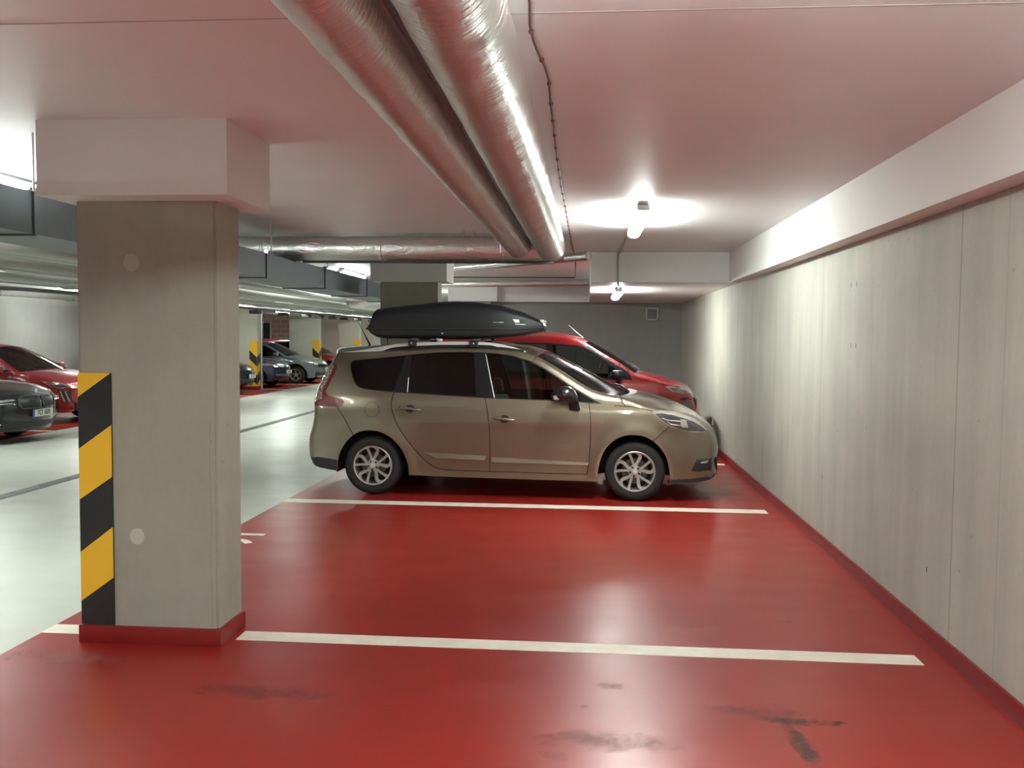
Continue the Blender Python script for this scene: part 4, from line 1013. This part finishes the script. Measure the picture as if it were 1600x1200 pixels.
def hatch_spec():
    sm, rg = mk_regions((-1.12, -.22, .82, .96, .92, .24))
    DL = [(-1.42, 1.20), (-1.2, 1.30), (-.8, 1.365), (-.3, 1.38), (.0, 1.365), (.22, 1.315), (.50, 1.18), (.78, 1.03), (.92, .955), (.5, .945), (-.2, .96), (-.8, .98), (-1.2, 1.02)]
    return dict(WZ=BW, ft=(1.2, .8, .24), rt=(-1.3, .7, .14), wheels=(-1.32, 1.33), R=.315, dlo=DL, p=2.2, front=('front_bumper',), seat_h=.92,
      bottom=simple_bottom(-1.32, 1.33, .315, -1.98, 2.0),
      sections=[('rear_bumper', [(-1.94, .28), (-2.02, .36), (-2.03, .55), (-1.98, .80)], [(-2.06, .26), (-2.13, .34), (-2.15, .55), (-2.12, .82)], None),
       ('tailgate', [(-1.98, .80), (-1.93, .98)], [(-2.12, .82), (-2.05, .99)], None),
       ('rear_window', [(-1.93, .98), (-1.80, 1.14), (-1.62, 1.29)], [(-2.05, .99), (-1.92, 1.18), (-1.76, 1.37)], 'glass_dark'),
       ('roof', [(-1.62, 1.29), (-1.4, 1.365), (-1.0, 1.415), (-.4, 1.43), (0, 1.41), (.25, 1.36)], [(-1.76, 1.37), (-1.5, 1.43), (-.9, 1.475), (-.3, 1.48), (.1, 1.455), (.32, 1.41)], None),
       ('windshield', [(.25, 1.36), (.6, 1.18), (.9, 1.01), (1.02, .955)], [(.32, 1.41), (.68, 1.24), (1.02, 1.06), (1.18, .98)], 'wscreen'),
       ('hood', [(1.02, .955), (1.2, .925), (1.5, .87), (1.75, .80), (1.88, .75)], [(1.18, .98), (1.4, .955), (1.7, .90), (1.95, .83), (2.06, .76)], None),
       ('front_bumper', [(1.88, .75), (1.96, .66), (1.99, .50), (1.98, .35), (1.93, .24)], [(2.06, .76), (2.13, .66), (2.16, .50), (2.15, .34), (2.08, .22)], None)],
      seams=sm, regions=rg)
def scaled(sp, sx, sz, w, **k):
    f = lambda pl: [(x*sx, z*sz) for x, z in pl]
    o = dict(sp); o['dlo'] = f(sp['dlo']); o['sections'] = [(n, f(e), f(c), m) for n, e, c, m in sp['sections']]
    o['seams'] = [f(s_) for s_ in sp['seams']]; o['regions'] = [(n, f(p)) for n, p in sp['regions']]
    o['wheels'] = tuple(x*sx for x in sp['wheels']); o['bottom'] = simple_bottom(o['wheels'][0], o['wheels'][1], sp['R'], -1.98*sx, 2.0*sx)
    o['WZ'] = [(z*sz, y) for z, y in sp['WZ']]; o['w'] = w; o['ft'] = (sp['ft'][0]*sx, sp['ft'][1]*sx, sp['ft'][2]); o['rt'] = (sp['rt'][0]*sx, sp['rt'][1]*sx, sp['rt'][2]); o.update(k); return o
def finish(car, hl_side, hl_front, grille, intake, plate=None, fogs=None, rim='y', mirror=(.72, .97), lensm='clear_lens'):
    car.build_side(); car.build_strips(); car.wheels('y', .205, False)
    sp = car.sp; sx = sp['wheels'][1]/1.33; sz = 1
    D_ = sp['dlo']; xm = sp.get('bx', -.22*sx)
    gl_r = []; gl_f = []
    cx = sum(p[0] for p in D_)/len(D_); cz = sum(p[1] for p in D_)/len(D_)
    ins = [(lerp(x, cx, .025), lerp(z, cz, .09)) for x, z in D_]
    car.patch('window_frame', D_, 'gloss_black', None, -.003, .012, holes=(ins,), step=.08)
    car.patch('side_window', ins, 'glass_dark' if sp.get('dark', True) else 'glass', None, -.009, 0, step=.1)
    ztop = max(p[1] for p in D_)
    pl = [(xm-.05, ztop-.01), (xm+.05, ztop-.01), (xm+.08, min(p[1] for p in D_)+.01), (xm-.03, min(p[1] for p in D_)+.01)]
    car.patch('door_pillar', pl, 'gloss_black', None, -.004, .006, step=.08)
    hs = car.patch('headlight', hl_side, lensm, None, .005, .012, step=.05)
    for o, sd in zip(hs, (-1, 1)):
        mx = sum(p[0] for p in hl_side)/len(hl_side); mz = sum(p[1] for p in hl_side)/len(hl_side)
        car.patch('headlight_inset', [(lerp(x, mx, .22), lerp(z, mz, .30)) for x, z in hl_side], 'lens_dark', o, .014, .008, sides=(sd,), step=.05)
    if hl_front:
        car.fpatch('headlight_front', hl_front, 'lens_dark' if sp.get('dl') else lensm, .006, .01, mirror=True)
    if grille:
        car.fpatch('grille', grille, 'gloss_black', .008, .02)
    if intake: car.fpatch('lower_intake', intake, 'plastic', .008, .02)
    if plate: platef(car, 0, plate[0], .014, plate[1])
    mx_, mz_ = mirror
    for sd in (-1, 1):
        g_ = G().box((mx_-.10, sd*(car.Y(mx_, .9)+.12)-.10, mz_-.02), (mx_+.06, sd*(car.Y(mx_, .9)+.12)+.10, mz_+.12), .04); g_.box((mx_-.03, sd*(car.Y(mx_, .9)+.0)-.05, mz_-.05), (mx_+.04, sd*(car.Y(mx_, .9)+.0)+.05, mz_+.02), .01)
        g_.make('wing_mirror', car.paint if sp.get('pm', True) else 'gloss_black', car.t, True, .9)
    for sd in (-1, 1):
        for x in (xm+.15, sp['doorr']+.12 if 'doorr' in sp else -1.0*sx):
            z = .82*sp.get('hz', 1); G().tube([(x, sd*(car.Y(x, z)+.004), z), (x+.06, sd*(car.Y(x, z)+.022), z), (x+.14, sd*(car.Y(x, z)+.022), z), (x+.2, sd*(car.Y(x+.2, z)+.004), z)], .010, 8).make('door_handle', car.paint, car.t, True)
    car.interior((xm-.95, xm+.1), .40); car.dash(sp.get('dx', .62*sx), sp.get('dz', .88))
    car.patch('taillight', [(sp['rt'][0]*1.28, .92), (sp['rt'][0]*1.46, .93), (sp['rt'][0]*1.50, .76), (sp['rt'][0]*1.30, .80)], 'red_lens', None, .005, .01, step=.06)

HS = hatch_spec()
# red compact van beyond the minivan
sm, rg = mk_regions((-1.15, -.10, .98, 1.08, 1.04, .28))
MPV = dict(WZ=[(0, .84), (.3, .88), (.6, .915), (.9, .925), (1.05, .90), (1.2, .84), (1.5, .73), (1.7, .65), (1.8, .60), (2.2, .5)], ft=(1.35, .75, .20), rt=(-1.6, .6, .08), wheels=(-1.42, 1.36), R=.325, p=2.3, front=('front_bumper',),
  bottom=simple_bottom(-1.42, 1.36, .325, -2.0, 2.08, .24), seat_h=1.12, dark=False, bx=-.10, dx=.80, dz=1.16, hz=1.15, pm=False,
  dlo=[(-1.75, 1.52), (-1.2, 1.60), (-.5, 1.625), (-.125, 1.62), (.302, 1.59), (.413, 1.562), (.581, 1.454), (.766, 1.335), (.999, 1.165), (1.08, 1.095), (.6, 1.085), (-.4, 1.10), (-1.2, 1.13), (-1.68, 1.2)],
  sections=[('rear_bumper', [(-2.02, .30), (-2.06, .45), (-2.05, .80)], [(-2.16, .30), (-2.19, .45), (-2.18, .80)], None),
   ('tailgate', [(-2.05, .80), (-2.03, 1.15)], [(-2.18, .80), (-2.15, 1.15)], None),
   ('rear_window', [(-2.03, 1.15), (-1.97, 1.40), (-1.88, 1.62)], [(-2.15, 1.15), (-2.08, 1.42), (-2.0, 1.70)], 'glass_dark'),
   ('roof', [(-1.88, 1.62), (-1.7, 1.70), (-1.2, 1.735), (-.58, 1.740), (-.1, 1.738), (.2, 1.71), (.36, 1.665), (.437, 1.627)], [(-2.0, 1.70), (-1.7, 1.77), (-1.2, 1.795), (-.58, 1.80), (-.1, 1.79), (.2, 1.755), (.36, 1.71), (.50, 1.655)], None),
   ('windshield', [(.437, 1.627), (.673, 1.49), (.914, 1.354), (1.165, 1.195)], [(.50, 1.655), (.727, 1.534), (.952, 1.401), (1.243, 1.223)], 'wscreen'),
   ('cowl', [(1.165, 1.195), (1.20, 1.185)], [(1.243, 1.223), (1.331, 1.200)], 'plastic'),
   ('hood', [(1.20, 1.185), (1.4, 1.135), (1.6, 1.075), (1.80, 1.030), (1.896, 1.0)], [(1.331, 1.200), (1.606, 1.135), (1.75, 1.095), (1.871, 1.055), (1.989, .995)], None),
   ('front_bumper', [(1.896, 1.0), (2.0, .90), (2.06, .78), (2.09, .6), (2.08, .42), (2.04, .28)], [(1.989, .995), (2.056, .926), (2.136, .809), (2.19, .681), (2.22, .50), (2.18, .27)], None)],
  seams=sm+[[(1.15, 1.22), (1.20, 1.12), (1.62, 1.03), (1.85, .99)]], regions=rg)
rv = Car('compact_van', 'tall red compact van parked beyond the beige minivan, its nose near the right wall', 'car', MPV, 'red_paint', (-.45, 14.02, 0), 0, None, .045)
finish(rv, [(1.600, 1.000), (1.68, 1.012), (1.85, .990), (1.965, .955), (2.01, .895), (1.86, .905), (1.70, .935)], None, [(-.6, .80), (.6, .80), (.62, .90), (-.62, .90)], [(-.5, .34), (.5, .34), (.6, .55), (-.6, .55)], None, mirror=(.92, 1.12))
for sd in (-1, 1):
    o = rv.patch('fog_surround', [(1.80, .830), (1.92, .850), (2.03, .845), (2.075, .80), (2.08, .66), (2.055, .66), (2.045, .78), (1.99, .812), (1.86, .80)], 'plastic', None, .004, .01, sides=(sd,), step=.04)[0]
    rv.patch('fog_light', [(1.85, .785), (1.92, .800), (1.985, .785), (2.005, .745), (1.98, .71), (1.92, .705), (1.87, .735)], 'lens_dark', o, .010, .008, sides=(sd,), step=.04)
rv.patch('pillar_trim', [(.36, 1.600), (.45, 1.600), (.68, 1.468), (.92, 1.335), (1.145, 1.200), (1.12, 1.10), (1.08, 1.095), (.766, 1.335), (.581, 1.454), (.413, 1.562)], 'gloss_black', None, .003, .008, step=.05)
G().tube([(.40, 0, 1.70), (.28, 0, 1.80), (.17, 0, 1.90)], [.010, .006, .004], 8).make('antenna', 'rail', rv.t, True)
for (a, b, c, d) in ((1.27, -.30, 1.10, .25), (1.25, .30, 1.02, .80)):
    G().tube([(a, b, 1.225), ((a+c)/2-.02, (b+d)/2, 1.30), (c-.04, d, 1.32)], .010, 6).make('wiper', 'plastic', rv.t, True)


# graphite saloon at the far left
SD = dict(HS)
sm, rg = mk_regions((-1.15, -.15, .95, .98, .93, .24))
SD.update(seams=sm, regions=rg, wheels=(-1.48, 1.49), R=.33, ft=(1.6, .80, .25), rt=(-1.6, .75, .14), bottom=simple_bottom(-1.48, 1.49, .33, -2.28, 2.28, .19),
  dlo=[(-1.62, 1.05), (-1.35, 1.22), (-1.0, 1.335), (-.6, 1.375), (-.1, 1.375), (.3, 1.31), (.65, 1.14), (.98, .96), (.5, .95), (-.4, .965), (-1.2, .985)], bx=-.15, doorr=-1.1, dl=True,
  sections=[('rear_bumper', [(-2.22, .26), (-2.31, .36), (-2.32, .55), (-2.29, .72)], [(-2.36, .24), (-2.44, .34), (-2.46, .55), (-2.44, .74)], None),
   ('tailgate', [(-2.29, .72), (-2.20, .95), (-1.85, 1.0)], [(-2.44, .74), (-2.38, 1.02), (-1.98, 1.06)], None),
   ('rear_window', [(-1.85, 1.0), (-1.5, 1.21), (-1.2, 1.34)], [(-1.98, 1.06), (-1.6, 1.26), (-1.2, 1.41)], 'glass_dark'),
   ('roof', [(-1.2, 1.34), (-.8, 1.41), (-.3, 1.43), (.1, 1.40), (.33, 1.35)], [(-1.2, 1.41), (-.8, 1.465), (-.3, 1.48), (.1, 1.455), (.38, 1.40)], None),
   ('windshield', [(.33, 1.35), (.7, 1.17), (1.05, .99), (1.16, .945)], [(.38, 1.40), (.78, 1.22), (1.16, 1.05), (1.32, .98)], 'wscreen'),
   ('hood', [(1.16, .945), (1.5, .91), (1.85, .855), (2.10, .79), (2.19, .745)], [(1.32, .98), (1.7, .955), (2.05, .90), (2.28, .83), (2.38, .775)], None),
   ('front_bumper', [(2.19, .745), (2.25, .66), (2.28, .50), (2.27, .33), (2.22, .20)], [(2.38, .775), (2.44, .66), (2.46, .50), (2.46, .33), (2.42, .19)], None)])
sal = Car('saloon_car', 'graphite grey saloon with twin grille at the far left edge, facing the aisle', 'car', SD, 'dark_paint', (-11.0, 13.42, 0), 0, None, .05)
finish(sal, [(1.98, .70), (2.12, .735), (2.22, .70), (2.255, .62), (2.10, .615), (2.00, .64)], [(.52, .615), (.74, .625), (.74, .69), (.52, .705)], None, [(-.64, .22), (.64, .22), (.72, .39), (-.72, .39)], (.46, '7C7 1839'), mirror=(.88, .97))
for sg in (-1, 1):
    pl = [(sg*.04, .56), (sg*.06, .54), (sg*.40, .54), (sg*.46, .60), (sg*.44, .70), (sg*.38, .735), (sg*.08, .735), (sg*.04, .71)]
    o = sal.fpatch('kidney_grille', pl, 'gloss_black', .014, .03)[0]
    for k in range(9):
        y = sg*(.08+k*.04); G().tube([(sal.front(y, .55, .018), y, .555), (sal.front(y, .72, .018), y, .72)], .003, 6).make('grille_bar', 'plastic', o)
    G().tube([(sal.front(y, z, .016), y, z) for y, z in pl+[pl[0]]], .007, 6).make('grille_frame', 'darkmetal', o)
bx_ = sal.front(0, .775, .0)
bd_ = G().lathe([(.0005, .012), (.030, .010), (.040, 0)], 20, 'x', (2.37, 0, .792)).make('hood_badge', 'rail', sal.t, True)
sal.fpatch('light_strip', [(.50, .692), (.77, .676), (.77, .662), (.50, .676)], 'chrome', .014, .01, mirror=True)
sal.fpatch('light_strip', [(.54, .634), (.77, .640), (.77, .630), (.54, .624)], 'chrome', .014, .01, mirror=True)
for sd in (-1, 1):
    sal.patch('daytime_light', [(2.0, .652), (2.24, .668), (2.245, .648), (2.0, .632)], 'chrome', None, .014, .01, sides=(sd,), step=.04)
    sal.patch('bumper_trim', [(1.92, .300), (2.2, .335), (2.25, .330), (2.25, .312), (2.2, .315)], 'chrome', None, .010, .01, sides=(sd,), step=.05)
    sal.patch('side_intake', [(2.05, .24), (2.22, .28), (2.26, .40), (2.20, .44), (2.12, .36)], 'plastic', None, .006, .01, sides=(sd,), step=.05)

# red hatchback beyond the saloon
rh = Car('hatchback', 'crimson hatchback with slanted fog strips parked beyond the graphite saloon', 'car', scaled(HS, 1.02, 1.02, 1.0), 'red_paint', (-11.60, 16.75, 0), 0, 'parked hatchbacks', .06)
finish(rh, [(1.52, .80), (1.72, .80), (1.90, .745), (1.97, .68), (1.84, .67), (1.66, .71)], [(.50, .66), (.72, .68), (.72, .735), (.50, .715)], [(-.5, .50), (.5, .50), (.56, .70), (-.56, .70)], [(-.6, .26), (.6, .26), (.66, .40), (-.66, .40)], (.46, ''), mirror=(.72, .98))
for sd in (-1, 1):
    for k in range(2): rh.patch('fog_strip', [(1.80+k*.075, .62), (1.825+k*.075, .62), (1.885+k*.075, .42), (1.860+k*.075, .42)], 'clear_lens', None, .012, .008, sides=(sd,), step=.05)
    rh.patch('fog_surround', [(1.78, .64), (1.98, .64), (2.0, .40), (1.86, .40)], 'plastic', None, .006, .008, sides=(sd,), step=.05)
def hatch(name, label, paint, x, y, sc=(1, 1), plate='', hlp=None, rz=0, grp='parked hatchbacks'):
    c = Car(name, label, 'car', scaled(HS, sc[0], sc[1], 1.0), paint, (x, y, 0), rz, grp, .08)
    finish(c, hlp or [(1.50*sc[0], .80*sc[1]), (1.72*sc[0], .79*sc[1]), (1.93*sc[0], .73*sc[1]), (1.95*sc[0], .68*sc[1]), (1.70*sc[0], .70*sc[1])], [(.50, .66), (.72, .67), (.72, .735), (.50, .715)],
           [(-.5, .56), (.5, .56), (.56, .70), (-.56, .70)], [(-.6, .26), (.6, .26), (.66, .42), (-.66, .42)], (.50, plate) if plate else None, mirror=(.72*sc[0], .98*sc[1])); return c
hatch('hatchback', 'black hatchback just visible right of the foreground pillar, left of the first chevron pillar', 'dark_paint', -11.80, 25.2, (1, 1), '5U2 4178')
hatch('hatchback', 'dark blue hatchback right behind the first chevron pillar', 'blue_paint', -11.85, 28.55, (1, 1), '3AE 2951')
hatch('hatchback', 'silver grey hatchback with dark wheels between the chevron pillars across the aisle', 'silver_paint', -11.40, 31.15, (1.03, 1), '2SL 4806')
hatch('hatchback', 'dark red hatchback partly hidden behind the tail of the beige minivan', 'red_paint', -11.35, 35.2, (1, 1.0), '')
hatch('hatchback', 'bright red car in the background behind the silver hatchback, by the block wall', 'red_paint', -14.9, 42.0, (1.0, 1.02), '')
